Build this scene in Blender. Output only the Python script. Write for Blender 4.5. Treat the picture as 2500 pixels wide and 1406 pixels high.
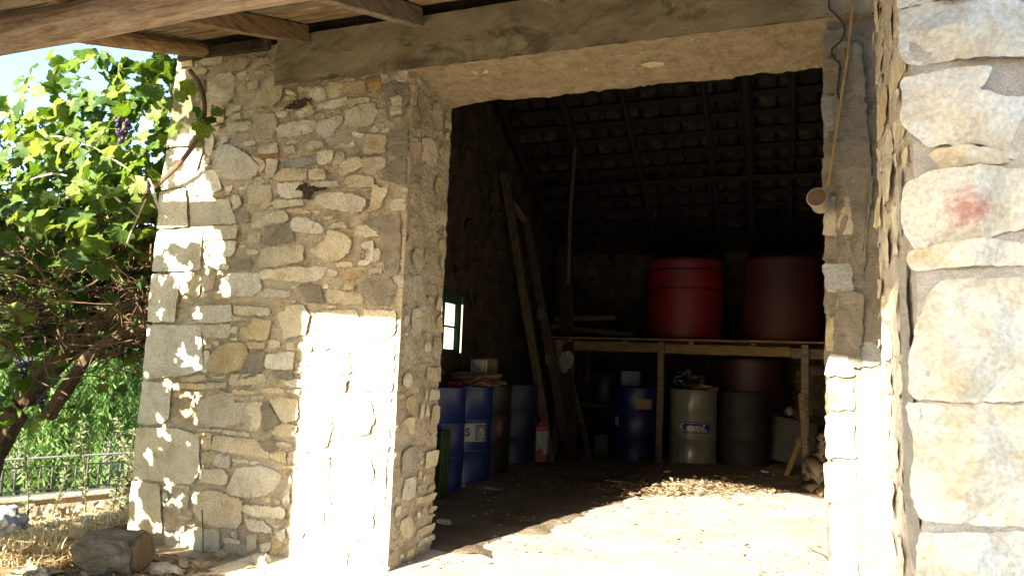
import bpy, bmesh, math, random
import numpy as np
from mathutils import Vector, Matrix, noise

# ------------------------------------------------------------------ scene
for o in list(bpy.data.objects): bpy.data.objects.remove(o)
scn = bpy.context.scene
COL = scn.collection
PI = math.pi

# ---- camera (world: X along the facade, Y into the barn, Z up, metres)
def make_camera():
    yaw, pitch, roll = -0.356, 0.1122, 0.0376
    fwd = Vector((math.sin(yaw)*math.cos(pitch), math.cos(yaw)*math.cos(pitch), math.sin(pitch)))
    right = Vector((math.cos(yaw), -math.sin(yaw), 0)); up = right.cross(fwd)
    r = right*math.cos(roll) + up*math.sin(roll); u = up*math.cos(roll) - right*math.sin(roll)
    cam = bpy.data.cameras.new('camera'); cam.sensor_width = 36; cam.lens = 36*1750/2500
    cam.clip_start = .05; cam.clip_end = 2000
    o = bpy.data.objects.new('camera', cam); COL.objects.link(o)
    m = Matrix((r, u, -fwd)).transposed().to_4x4(); m.translation = Vector((1.8514, -3.3393, 1.05))
    o.matrix_world = m
    scn.camera = o
make_camera()

# ---- sun and sky
SUN = Vector((.24, 1.0, -.302)).normalized()            # the way the light travels
ELEV = math.asin(-SUN.z)
w = bpy.data.worlds.new('World'); scn.world = w; w.use_nodes = True
nt = w.node_tree; nt.nodes.clear()
sky = nt.nodes.new('ShaderNodeTexSky'); sky.sky_type = 'NISHITA'; sky.sun_disc = False
sky.sun_elevation = ELEV; sky.sun_rotation = math.atan2(-SUN.x, -SUN.y); sky.air_density = 1.0; sky.ozone_density = 2.2; sky.dust_density = 1.0
bg = nt.nodes.new('ShaderNodeBackground'); bg.inputs[1].default_value = .105
out = nt.nodes.new('ShaderNodeOutputWorld')
nt.links.new(sky.outputs[0], bg.inputs[0]); nt.links.new(bg.outputs[0], out.inputs[0])
sl = bpy.data.lights.new('sun', 'SUN'); sl.energy = 5; sl.angle = math.radians(.53); sl.color = (1, .91, .75)
so = bpy.data.objects.new('sun', sl); COL.objects.link(so)
so.rotation_euler = SUN.to_track_quat('-Z', 'Y').to_euler()
vs = scn.view_settings; vs.view_transform = 'Standard'; vs.look = 'None'; vs.gamma = 1; vs.use_curve_mapping = False
vs.exposure = 2.75
scn.render.engine = 'CYCLES'
scn.cycles.max_bounces = 8; scn.cycles.diffuse_bounces = 6; scn.cycles.glossy_bounces = 3
scn.cycles.transmission_bounces = 4; scn.cycles.transparent_max_bounces = 6

# ------------------------------------------------------------------ materials
def N(t, ty, **k):
    n = t.nodes.new(ty)
    for a, b in k.items(): setattr(n, a, b)
    return n
def material(name, cols, rough=.9, scale=8., detail=6, bump=.4, bscale=60., bdist=.01, rnd=.0, metal=0., spots=None, sharp=(.35, .65), stretch=None, stain=None, spec=.3):
    """noise mix of the colours in cols (2 or 3), brightness varied per object by rnd, fine bump, dark or pale spots"""
    m = bpy.data.materials.new(name); m.use_nodes = True; t = m.node_tree; t.nodes.clear()
    o = N(t, 'ShaderNodeOutputMaterial'); b = N(t, 'ShaderNodeBsdfPrincipled'); t.links.new(b.outputs[0], o.inputs[0])
    b.inputs['Roughness'].default_value = rough; b.inputs['Metallic'].default_value = metal; b.inputs['Specular IOR Level'].default_value = spec
    tc = N(t, 'ShaderNodeTexCoord'); info = N(t, 'ShaderNodeObjectInfo')
    off = N(t, 'ShaderNodeVectorMath', operation='MULTIPLY_ADD'); off.inputs[1].default_value = (1, 1, 1)
    cmb = N(t, 'ShaderNodeCombineXYZ')
    mul = N(t, 'ShaderNodeMath', operation='MULTIPLY'); mul.inputs[1].default_value = 37.
    t.links.new(info.outputs['Random'], mul.inputs[0])
    for i in range(3): t.links.new(mul.outputs[0], cmb.inputs[i])
    t.links.new(tc.outputs['Object'], off.inputs[0]); t.links.new(cmb.outputs[0], off.inputs[2])
    vec = off.outputs[0]
    if stretch:
        mp = N(t, 'ShaderNodeVectorMath', operation='MULTIPLY'); mp.inputs[1].default_value = stretch
        t.links.new(vec, mp.inputs[0]); vec = mp.outputs[0]
    def noi(sc, de, ro=.6, dist=0.):
        n = N(t, 'ShaderNodeTexNoise'); n.inputs['Scale'].default_value = sc; n.inputs['Detail'].default_value = de
        n.inputs['Roughness'].default_value = ro; n.inputs['Distortion'].default_value = dist
        t.links.new(vec, n.inputs['Vector']); return n.outputs['Fac']
    def ramp(src, a, bb, ca, cb, cm=None):
        r = N(t, 'ShaderNodeValToRGB'); r.color_ramp.elements[0].position = a; r.color_ramp.elements[1].position = bb
        r.color_ramp.elements[0].color = (*ca, 1); r.color_ramp.elements[1].color = (*cb, 1)
        if cm: e = r.color_ramp.elements.new((a+bb)/2); e.color = (*cm, 1)
        t.links.new(src, r.inputs[0]); return r.outputs[0]
    col = ramp(noi(scale, detail, .65, .3), sharp[0], sharp[1], cols[0], cols[-1], cols[1] if len(cols) > 2 else None)
    def mix(fac, a, bcol, mode='MIX'):
        x = N(t, 'ShaderNodeMix', data_type='RGBA', blend_type=mode)
        if isinstance(fac, float): x.inputs[0].default_value = fac
        else: t.links.new(fac, x.inputs[0])
        t.links.new(a, x.inputs[6])
        if isinstance(bcol, tuple): x.inputs[7].default_value = (*bcol, 1)
        else: t.links.new(bcol, x.inputs[7])
        return x.outputs[2]
    if spots:                                           # (colour, scale, threshold, amount)
        for sc, ss, th, am in spots:
            f = ramp(noi(ss, 8, .7, .6), th, th+.08, (0, 0, 0), (am, am, am)); col = mix(f, col, sc)
    if stain:                                           # (colour, centre xyz, radius): a stain with a shape of its own
        for sc, ce, ra, am in stain:
            d = N(t, 'ShaderNodeVectorMath', operation='DISTANCE'); t.links.new(tc.outputs['Object'], d.inputs[0]); d.inputs[1].default_value = ce
            nn = noi(55, 5); ad = N(t, 'ShaderNodeMath', operation='MULTIPLY_ADD'); ad.inputs[1].default_value = ra*1.6; t.links.new(nn, ad.inputs[0]); t.links.new(d.outputs['Value'], ad.inputs[2])
            f = ramp(ad.outputs[0], ra*1.25, ra*1.95, (am, am, am), (0, 0, 0)); col = mix(f, col, sc)
    fine = ramp(noi(bscale*1.7, 4), .3, .7, (.74, .74, .74), (1.14, 1.14, 1.14)); col = mix(1., col, fine, 'MULTIPLY')
    if rnd:
        hv = N(t, 'ShaderNodeHueSaturation'); mr = N(t, 'ShaderNodeMapRange'); mr.inputs[3].default_value = 1-rnd; mr.inputs[4].default_value = 1+rnd*.8
        t.links.new(info.outputs['Random'], mr.inputs[0]); t.links.new(mr.outputs[0], hv.inputs['Value'])
        m2 = N(t, 'ShaderNodeMath', operation='MULTIPLY'); m2.inputs[1].default_value = 7.31; t.links.new(info.outputs['Random'], m2.inputs[0])
        fr = N(t, 'ShaderNodeMath', operation='FRACT'); t.links.new(m2.outputs[0], fr.inputs[0])
        mr2 = N(t, 'ShaderNodeMapRange'); mr2.inputs[3].default_value = .7; mr2.inputs[4].default_value = 1.25; t.links.new(fr.outputs[0], mr2.inputs[0]); t.links.new(mr2.outputs[0], hv.inputs['Saturation'])
        t.links.new(col, hv.inputs['Color']); col = hv.outputs[0]
    t.links.new(col, b.inputs['Base Color'])
    if bump:
        bm = N(t, 'ShaderNodeBump'); bm.inputs['Strength'].default_value = bump; bm.inputs['Distance'].default_value = bdist
        t.links.new(noi(bscale, 8, .7), bm.inputs['Height']); t.links.new(bm.outputs[0], b.inputs['Normal'])
    return m
def leaf_material(name, cols, rnd=.35, trans=.45, scale=9.):
    m = bpy.data.materials.new(name); m.use_nodes = True; t = m.node_tree; t.nodes.clear()
    o = N(t, 'ShaderNodeOutputMaterial'); mx = N(t, 'ShaderNodeMixShader'); mx.inputs[0].default_value = trans
    d = N(t, 'ShaderNodeBsdfPrincipled'); d.inputs['Roughness'].default_value = .55; d.inputs['Specular IOR Level'].default_value = .35
    tr = N(t, 'ShaderNodeBsdfTranslucent'); tc = N(t, 'ShaderNodeTexCoord'); gm = N(t, 'ShaderNodeNewGeometry')
    n = N(t, 'ShaderNodeTexNoise'); n.inputs['Scale'].default_value = scale; n.inputs['Detail'].default_value = 3; t.links.new(tc.outputs['Object'], n.inputs['Vector'])
    oi = N(t, 'ShaderNodeObjectInfo'); sm = N(t, 'ShaderNodeMath', operation='ADD'); t.links.new(gm.outputs['Random Per Island'], sm.inputs[0]); t.links.new(oi.outputs['Random'], sm.inputs[1]); fr = N(t, 'ShaderNodeMath', operation='FRACT'); t.links.new(sm.outputs[0], fr.inputs[0])
    ad = N(t, 'ShaderNodeMath', operation='MULTIPLY_ADD'); ad.inputs[1].default_value = rnd*2
    t.links.new(fr.outputs[0], ad.inputs[0]); t.links.new(n.outputs['Fac'], ad.inputs[2])
    sb = N(t, 'ShaderNodeMath', operation='SUBTRACT'); sb.inputs[1].default_value = rnd; t.links.new(ad.outputs[0], sb.inputs[0])
    r = N(t, 'ShaderNodeValToRGB'); e = r.color_ramp.elements; e[0].position = .2; e[1].position = .8
    e[0].color = (*cols[0], 1); e[1].color = (*cols[-1], 1)
    if len(cols) > 2: x = e.new(.5); x.color = (*cols[1], 1)
    t.links.new(sb.outputs[0], r.inputs[0]); t.links.new(r.outputs[0], d.inputs['Base Color'])
    hv = N(t, 'ShaderNodeHueSaturation'); hv.inputs['Value'].default_value = 1.7; hv.inputs['Saturation'].default_value = 1.1; hv.inputs['Hue'].default_value = .485
    t.links.new(r.outputs[0], hv.inputs['Color']); t.links.new(hv.outputs[0], tr.inputs[0])
    t.links.new(d.outputs[0], mx.inputs[1]); t.links.new(tr.outputs[0], mx.inputs[2]); t.links.new(mx.outputs[0], o.inputs[0])
    return m
M = {}
LICH = ((.18, .15, .095), 7., .61, .5)
def st(name, a, b, c, **k):
    k.setdefault('spots', [LICH, ((.40, .26, .12), 5., .60, .45), ((.66, .60, .49), 13., .62, .5), ((.13, .10, .065), 26., .655, .6)])
    M[name] = material('stone_'+name, (a, b, c), rough=.92, scale=8, bump=.9, bscale=52, bdist=.012, rnd=.16, **k)
st('w', (.50, .425, .30), (.60, .525, .385), (.66, .595, .465))
st('c', (.48, .385, .24), (.57, .475, .32), (.62, .535, .39))
st('b', (.39, .30, .18), (.48, .39, .25), (.53, .445, .31))
st('o', (.34, .235, .125), (.42, .30, .17), (.45, .345, .22))
st('y', (.48, .385, .225), (.56, .47, .30), (.60, .53, .38))
st('l', (.20, .18, .11), (.34, .30, .20), (.48, .43, .31), spots=[((.075, .075, .04), 5., .46, .8), ((.55, .50, .38), 9., .62, .5)])
st('g', (.25, .24, .215), (.34, .33, .30), (.40, .39, .36))
st('q', (.50, .42, .275), (.63, .555, .405), (.68, .62, .485), sharp=(.34, .62))
M['t'] = material('terracotta', ((.34, .19, .09), (.42, .25, .13)), bump=.3, rnd=.15)
M['m'] = material('grey_mortar', ((.22, .185, .13), (.31, .265, .195)), bump=.9, bscale=90, bdist=.012, spots=[((.13, .11, .08), 9., .55, .6)])
M['mortar'] = material('earth_mortar', ((.40, .315, .20), (.50, .41, .28), (.56, .475, .35)), scale=6, bump=1., bscale=55, bdist=.02, spots=[((.22, .165, .10), 7., .58, .55), ((.56, .50, .41), 22., .62, .7)])
M['crevice'] = material('crevice_dirt', ((.05, .03, .018), (.10, .065, .04)), scale=20, bump=1., bscale=60)
M['mortar_in'] = material('sooty_wall', ((.034, .024, .013), (.066, .047, .028), (.095, .07, .043)), scale=5, bump=1., bscale=40, bdist=.02, spots=[((.02, .016, .012), 3., .55, .7)])  # inner wall colour lowered to keep the barn's inside dark
M['stone_in'] = material('sooty_stone', ((.045, .033, .019), (.095, .072, .044)), scale=6, bump=.7, rnd=.3)  # inner stones darkened in colour like the wall around them
M['concrete'] = material('weathered_concrete', ((.17, .13, .075), (.255, .205, .125), (.31, .255, .165)), scale=3.5, bump=.5, bscale=80, bdist=.006, stretch=(1., 1., 2.2), spots=[((.07, .055, .03), 2.2, .56, .75)])
M['soffit'] = material('rubble_concrete', ((.27, .195, .105), (.36, .265, .155), (.42, .33, .21)), scale=14, bump=1., bscale=75, bdist=.02, spots=[((.27, .19, .10), 10., .60, .7)])
M['pillar'] = material('pale_limestone', ((.68, .56, .39), (.77, .705, .57), (.83, .785, .68)), scale=8, bump=.7, bscale=42, bdist=.012, rnd=.04, spots=[((.62, .45, .24), 7., .62, .6), ((.66, .50, .28), 26., .66, .4)])
M['pillar_side'] = material('split_limestone', ((.55, .44, .285), (.66, .58, .44), (.72, .65, .52)), scale=14, bump=.6, bscale=50, bdist=.01, rnd=.12, stretch=(1, 1, .35), spots=[((.45, .30, .14), 8., .60, .5)])
M['pillar_mortar'] = material('pink_mortar', ((.60, .50, .41), (.70, .615, .52), (.75, .68, .59)), scale=12, bump=1., bscale=110, bdist=.012, spots=[((.30, .22, .17), 35., .60, .5)])
M['pillar_grey'] = material('grey_render', ((.40, .38, .34), (.53, .50, .46)), bump=.9, bscale=110, bdist=.012)
def wood(name, a, b, c, s=(2, 14, 14), **k):
    M[name] = material(name, (a, b, c), rough=.75, scale=3., detail=7, bump=.45, bscale=8, bdist=.008, stretch=s, rnd=k.pop('rnd', .18), spots=[((.05, .03, .015), 1.6, .66, .6)], **k)
wood('log_wood', (.16, .10, .062), (.27, .185, .12), (.35, .26, .18))
wood('rafter_wood', (.13, .078, .04), (.25, .16, .082), (.33, .23, .13), s=(14, 2, 14))
wood('plank_wood', (.10, .065, .036), (.22, .15, .085), (.34, .26, .16), rnd=.45)
wood('old_wood', (.045, .032, .018), (.09, .064, .036), (.125, .09, .052), s=(10, 10, 2))
wood('shelf_wood', (.085, .058, .03), (.14, .10, .052), (.18, .13, .072))
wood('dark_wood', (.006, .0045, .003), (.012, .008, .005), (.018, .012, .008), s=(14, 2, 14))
wood('red_wood', (.035, .012, .008), (.055, .02, .012), (.07, .03, .018), s=(10, 10, 2))
M['tile_in'] = material('sooty_tile', ((.010, .0075, .005), (.032, .024, .016), (.06, .045, .03)), scale=7, rnd=.5, bump=.4)  # tile undersides darkened in colour to keep the roof space near black
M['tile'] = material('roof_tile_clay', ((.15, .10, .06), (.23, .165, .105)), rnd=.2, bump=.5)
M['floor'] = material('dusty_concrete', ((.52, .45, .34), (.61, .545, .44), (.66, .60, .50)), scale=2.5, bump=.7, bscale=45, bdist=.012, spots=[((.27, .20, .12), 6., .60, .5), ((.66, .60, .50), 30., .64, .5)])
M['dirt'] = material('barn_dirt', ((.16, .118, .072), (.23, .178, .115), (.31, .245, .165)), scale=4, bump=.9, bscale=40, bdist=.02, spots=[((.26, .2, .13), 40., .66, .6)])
M['ground'] = material('dry_earth', ((.26, .19, .11), (.36, .28, .18), (.42, .34, .23)), scale=1.2, bump=.8, bscale=14, bdist=.03, spots=[((.10, .12, .04), .8, .60, .5)])
def paint(name, c, rough=.35, sp=None, **k):
    d = tuple(x*.8 for x in c); M[name] = material(name, (d, c), rough=rough, scale=4, bump=.06, bscale=14, bdist=.004, spots=sp or [((.06, .035, .02), 6., .66, .5)], spec=.5, **k)
DUST = [((.03, .032, .04), 3.5, .54, .4), ((.03, .02, .014), 9., .60, .6)]
paint('blue_paint', (.006, .020, .12), .4, DUST); paint('deep_blue_paint', (.003, .009, .075), .4, DUST); paint('dull_blue_paint', (.007, .014, .045), .5, DUST)
paint('cream_paint', (.17, .165, .12), .3, [((.09, .075, .05), 4., .54, .55), ((.05, .03, .015), 11., .64, .6)]); paint('black_paint', (.004, .004, .004), .75); paint('brown_paint', (.014, .010, .006), .5)
paint('red_plastic', (.17, .002, .005), .55, [((.075, .012, .010), 3., .50, .6), ((.10, .06, .045), 7., .62, .45)]); paint('dark_red_plastic', (.05, .003, .003), .65, [((.03, .008, .006), 3., .5, .5)]); paint('maroon_steel', (.026, .003, .003), .6)
paint('white_print', (.34, .33, .28), .6, [((.14, .12, .08), 9., .55, .6)]); paint('blue_print', (.008, .010, .11), .5, [((.02, .02, .05), 8., .66, .3)]); paint('logo_cream', (.36, .35, .29), .5, [((.2, .19, .15), 12., .66, .4)]); paint('red_print', (.30, .01, .015), .5); paint('orange_print', (.16, .055, .03), .6)
paint('green_plastic', (.014, .042, .009), .55); paint('dark_green', (.008, .03, .016), .5); paint('window_green', (.02, .10, .075), .6)
paint('rag', (.16, .09, .045), .9); paint('black_bag', (.012, .012, .013), .45); paint('straw_bundle', (.24, .18, .09), .9); paint('paper', (.6, .6, .58), .8)
paint('pale_sack', (.22, .22, .20), .8); paint('grey_board', (.055, .052, .048), .8); paint('galvanised', (.14, .14, .14), .35, metal=.8); paint('rust', (.10, .06, .035), .9)
paint('amber', (.45, .33, .02), .5); paint('white_rail', (.30, .30, .29), .6); paint('iron', (.03, .028, .025), .6); paint('wire', (.03, .022, .015), .7); paint('rope', (.36, .24, .08), .9)
paint('tin_label', (.28, .23, .15), .6); paint('tin_blue', (.10, .28, .45), .5); paint('label_tan', (.30, .18, .07), .7)
M['house_paint'] = material('limewash', ((.55, .52, .46), (.66, .63, .57)), bump=.3)
M['straw'] = leaf_material('straw', ((.30, .20, .09), (.48, .36, .19), (.58, .47, .28)), rnd=.3, trans=.15)
M['dead_leaf'] = leaf_material('dead_leaf', ((.13, .085, .045), (.25, .18, .105), (.36, .28, .175)), rnd=.4, trans=.15)
M['grass'] = leaf_material('grass', ((.06, .11, .02), (.12, .20, .04)), trans=.35)
M['vine_leaf'] = leaf_material('vine_leaf', ((.035, .075, .010), (.08, .14, .020), (.165, .215, .045)), rnd=.4, trans=.45)
M['pepper_leaf'] = leaf_material('pepper_leaf', ((.05, .11, .022), (.09, .18, .045), (.16, .26, .08)), rnd=.35, trans=.4, scale=1.2)
M['dark_leaf'] = leaf_material('dark_leaf', ((.012, .03, .008), (.03, .065, .014)), trans=.25)
M['olive_leaf'] = leaf_material('olive_leaf', ((.09, .12, .05), (.17, .20, .10)), trans=.2)
M['bark'] = material('vine_bark', ((.06, .04, .025), (.13, .09, .055)), scale=10, stretch=(6, 6, 1), bump=.8, bscale=20)
M['twig'] = material('vine_twig', ((.07, .04, .024), (.15, .09, .05)), scale=10, bump=.3)
M['twig_pale'] = material('pale_twig', ((.40, .32, .24), (.56, .48, .38)), scale=10, bump=.3)
M['grape'] = material('grape_skin', ((.02, .012, .03), (.07, .05, .09)), rough=.45, scale=30, bump=0)
M['stump'] = material('grey_weathered_log', ((.075, .06, .045), (.15, .125, .095), (.21, .18, .14)), scale=3, stretch=(1.5, 10, 10), bump=1., bscale=9, bdist=.015)
M['rock'] = material('field_rock', ((.30, .25, .18), (.44, .38, .29), (.52, .46, .38)), bump=.8, bscale=25, bdist=.02)
g = bpy.data.materials.new('window_glass'); g.use_nodes = True; gb = g.node_tree.nodes['Principled BSDF']
gb.inputs['Roughness'].default_value = .04; gb.inputs['Transmission Weight'].default_value = 1; gb.inputs['IOR'].default_value = 1.02; gb.inputs['Base Color'].default_value = (.92, .96, .95, 1)
M['glass'] = g

# ------------------------------------------------------------------ object helpers
def wloc(p):
    v = Vector((0, 0, 0))
    while p: v += p.location; p = p.parent
    return v
def mesh(name, verts, faces, smooth=False):
    me = bpy.data.meshes.new(name); me.from_pydata([tuple(v) for v in verts], [], faces); me.validate()
    if smooth: me.polygons.foreach_set('use_smooth', [True]*len(me.polygons))
    me.update(); return me
def obj(name, data, mat, parent=None, world=True):
    """links data (a mesh, or (verts, faces) in world coordinates) as one object under parent"""
    smooth = False
    if isinstance(data, tuple):
        if len(data) == 3: smooth = data[2]
        off = wloc(parent) if (parent and world) else Vector((0, 0, 0))
        data = mesh(name, [Vector(v)-off for v in data[0]], data[1], smooth)
    o = bpy.data.objects.new(name, data); COL.objects.link(o)
    if mat and not data.materials: data.materials.append(M[mat] if isinstance(mat, str) else mat)
    if parent: o.parent = parent
    return o
def tag(o, label, cat, group=None):
    o['label'] = label; o['category'] = cat
    if group: o['group'] = group
    return o
def thing(name, label, cat, loc=(0, 0, 0), group=None):
    o = bpy.data.objects.new(name, None); COL.objects.link(o); o.location = loc; o.empty_display_size = .1
    return tag(o, label, cat, group)
def based(o):
    """moves a one-mesh thing's origin to its base"""
    me = o.data; co = np.empty(len(me.vertices)*3); me.vertices.foreach_get('co', co); co = co.reshape(-1, 3)
    c = Vector(((co[:, 0].min()+co[:, 0].max())/2, (co[:, 1].min()+co[:, 1].max())/2, co[:, 2].min()))
    me.vertices.foreach_set('co', (co-np.array(c)).ravel()); o.location = o.location+c; return o
def struct(name, data, mat):
    o = obj(name, data, mat); o['kind'] = 'structure'; return o
def stuff(o): o['kind'] = 'stuff'; return o
def join(*parts):
    V, F = [], []
    for p in parts:
        n = len(V); V += list(p[0]); F += [tuple(i+n for i in f) for f in p[1]]
    return V, F
def box(x0, x1, y0, y1, z0, z1, bev=.004):
    """bevelled box, outer faces on the given limits"""
    b = min(bev, (x1-x0)/3, (y1-y0)/3, (z1-z0)/3)
    bm = bmesh.new(); bmesh.ops.create_cube(bm, size=1)
    for v in bm.verts: v.co = Vector(((x0+x1)/2+v.co.x*(x1-x0), (y0+y1)/2+v.co.y*(y1-y0), (z0+z1)/2+v.co.z*(z1-z0)))
    if b > 0: bmesh.ops.bevel(bm, geom=list(bm.edges), offset=b, segments=1, affect='EDGES')
    r = [v.co.copy() for v in bm.verts], [tuple(v.index for v in f.verts) for f in bm.faces]; bm.free(); return r
def beam(a, b, wd, ht, up=(0, 0, 1), bev=.004, warp=0., seed=0):
    """a squared timber from a to b"""
    a, b = Vector(a), Vector(b); L = (b-a).length; d = (b-a).normalized(); s = d.cross(Vector(up)).normalized(); u = s.cross(d)
    n = max(2, int(L/.25)) if warp else 1
    V, F = [], []; e = min(bev, wd/3, ht/3)
    prof = [(-wd/2+e, -ht/2), (wd/2-e, -ht/2), (wd/2, -ht/2+e), (wd/2, ht/2-e), (wd/2-e, ht/2), (-wd/2+e, ht/2), (-wd/2, ht/2-e), (-wd/2, -ht/2+e)]
    for i in range(n+1):
        t = i/n; c = a+d*L*t
        if warp: c = c+s*noise.noise(Vector((t*2+seed, 3.1, 0)))*warp+u*noise.noise(Vector((t*2+seed, 9.1, 0)))*warp*.6
        k = 1+(noise.noise(Vector((t*5+seed, 0, 0)))*.12 if warp else 0)
        V += [c+s*x*k+u*y*k for x, y in prof]
    for i in range(n):
        for j in range(8): F.append((i*8+j, i*8+(j+1) % 8, i*8+8+(j+1) % 8, i*8+8+j))
    F.append(tuple(range(7, -1, -1))); F.append(tuple(n*8+j for j in range(8)))
    return V, F
def tube(pts, rad, seg=8, rough=0., seed=0, cap=True):
    """a round stick through pts; rad a number or one per point"""
    P = [Vector(p) for p in pts]; R = rad if isinstance(rad, (list, tuple)) else [rad]*len(P)
    V, F = [], []; ref = Vector((.31, .23, .92))
    for i, p in enumerate(P):
        d = (P[min(i+1, len(P)-1)]-P[max(i-1, 0)]).normalized(); s = d.cross(ref)
        if s.length < .1: s = d.cross(Vector((1, 0, 0)))
        s.normalize(); u = s.cross(d)
        for j in range(seg):
            a = 2*PI*j/seg; k = 1+(rough*noise.noise(Vector((math.cos(a)*1.3+seed, math.sin(a)*1.3, i*.45+seed))) if rough else 0)
            V.append(p+(s*math.cos(a)+u*math.sin(a))*R[i]*k)
    for i in range(len(P)-1):
        for j in range(seg): F.append((i*seg+j, i*seg+(j+1) % seg, (i+1)*seg+(j+1) % seg, (i+1)*seg+j))
    if cap: F.append(tuple(range(seg))[::-1]); F.append(tuple((len(P)-1)*seg+j for j in range(seg)))
    return V, F
def spline(pts, n=6):
    P = [Vector(p) for p in pts]; out = []
    for i in range(len(P)-1):
        p0, p1, p2, p3 = P[max(i-1, 0)], P[i], P[i+1], P[min(i+2, len(P)-1)]
        for k in range(n):
            t = k/n; out.append(.5*((2*p1)+(p2-p0)*t+(2*p0-5*p1+4*p2-p3)*t*t+(3*p1-p0-3*p2+p3)*t**3))
    return out+[P[-1]]
def lathe(prof, c, seg=32):
    V, F = [], []; c = Vector(c)
    for r, z in prof:
        for j in range(seg): a = 2*PI*j/seg; V.append(c+Vector((r*math.cos(a), r*math.sin(a), z)))
    for i in range(len(prof)-1):
        for j in range(seg): F.append((i*seg+j, i*seg+(j+1) % seg, (i+1)*seg+(j+1) % seg, (i+1)*seg+j))
    F.append(tuple(range(seg))[::-1]); F.append(tuple((len(prof)-1)*seg+j for j in range(seg)))
    return V, F
def fbm(p, o=4, h=.6): return noise.fractal(Vector(p), h, 2.0, o)
def blob(c, r, seed, amp=.25, fr=1.4, sub=3, flat=1.):
    """an uneven lump: rock, sack, bundle"""
    bm = bmesh.new(); bmesh.ops.create_icosphere(bm, subdivisions=sub, radius=1)
    for v in bm.verts:
        d = v.co.normalized(); k = 1+amp*fbm(d*fr+Vector((seed, seed*1.7, 0)), 4); v.co = Vector((c[0]+d.x*r[0]*k, c[1]+d.y*r[1]*k, c[2]+max(d.z, -flat)*r[2]*k))
    q = [v.co.copy() for v in bm.verts], [tuple(v.index for v in f.verts) for f in bm.faces]; bm.free(); return q

# ------------------------------------------------------------------ stones
def parse(s):
    r = []
    for l in s.strip().splitlines():
        t = l.split(); r.append((t[0], [tuple(float(a)/100 for a in q.split(',')) for q in t[1:]]))
    return r
def outline(poly, step, jit, rng, soften=1):
    P = [Vector((*p, 0)) for p in poly]
    for _ in range(soften):
        Q = []
        for i, p in enumerate(P):
            n = P[(i+1) % len(P)]; L = (n-p).length; k = min(.2, .009/max(L, 1e-4)); Q += [p.lerp(n, k), p.lerp(n, 1-k)]
        P = Q
    R = []
    for i, p in enumerate(P):
        n = P[(i+1) % len(P)]; L = (n-p).length; m = max(1, round(L/step))
        for k in range(m): R.append(p.lerp(n, k/m)+Vector((rng.uniform(-jit, jit), rng.uniform(-jit, jit), 0)))
    return R
def stone(poly, o, u, v, n, rng, prot=.015, back=.05, step=.035, jit=.004, cuts=1, amp=.006, fr=14., bev=.012, tilt=.05, hew=0.):
    """a hewn stone: outline poly in the (u, v) plane through o, standing prot proud of it along n"""
    o, u, v, n = Vector(o), Vector(u), Vector(v), Vector(n)
    R = outline(poly, step, jit, rng); k = len(R); c = sum(R, Vector())/k
    rad = sum((p-c).length for p in R)/k; s = max(.55, 1-bev/rad); tx, ty = rng.uniform(-tilt, tilt), rng.uniform(-tilt, tilt); sd = rng.uniform(0, 90)
    pls = [(rng.uniform(0, 6.283), rng.uniform(.2, .75), rng.uniform(.1, 1.)) for _ in range(12)] if hew else []
    def facet(p):
        if not hew: return 0
        q = p-c; return max(-hew*.7, min([hew]+[hew*(.5+o_)-g_*(q.x*math.cos(t_)+q.y*math.sin(t_)-rad*.25*o_) for t_, g_, o_ in pls]))
    def hgt(p, a): return (facet(p) if a else 0)+tx*(p.x-c.x)+ty*(p.y-c.y)+amp*fbm((p.x*fr+sd, p.y*fr, sd), 4)+(amp*.8*abs(noise.noise(Vector((p.x*fr*.6+sd, p.y*fr*.6, 5)))) if a else 0)
    bm = bmesh.new()
    def put(p, h): return bm.verts.new(o+u*p.x+v*p.y+n*h)
    b0 = [put(p, -back) for p in R]; b1 = [put(p, prot*.35+hgt(p, 0)*.5) for p in R]
    ins = [c+(p-c)*s for p in R]; b2 = [put(p, prot+hgt(p, 1)) for p in ins]
    for i in range(k):
        j = (i+1) % k; bm.faces.new((b0[i], b0[j], b1[j], b1[i])); bm.faces.new((b1[i], b1[j], b2[j], b2[i]))
    cap = bm.faces.new(b2); bm.normal_update()
    old = set(bm.verts)
    fs = bmesh.ops.triangulate(bm, faces=[cap], ngon_method='BEAUTY')['faces']
    if cuts:
        S = set(fs); es = list({e for f in fs for e in f.edges if all(fc in S for fc in e.link_faces)})
        if es:
            bmesh.ops.subdivide_edges(bm, edges=es, cuts=cuts, use_grid_fill=True)
            bmesh.ops.triangulate(bm, faces=[f for f in bm.faces if len(f.verts) > 4])
        for q in bm.verts:
            if q in old: continue
            d = q.co-o; p = Vector((d.dot(u), d.dot(v), 0)); q.co = o+u*p.x+v*p.y+n*(prot+hgt(p, 1))
    r = [q.co.copy() for q in bm.verts], [tuple(x.index for x in f.verts) for f in bm.faces] if not bm.verts.index_update() else None
    bm.free(); return r
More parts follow.
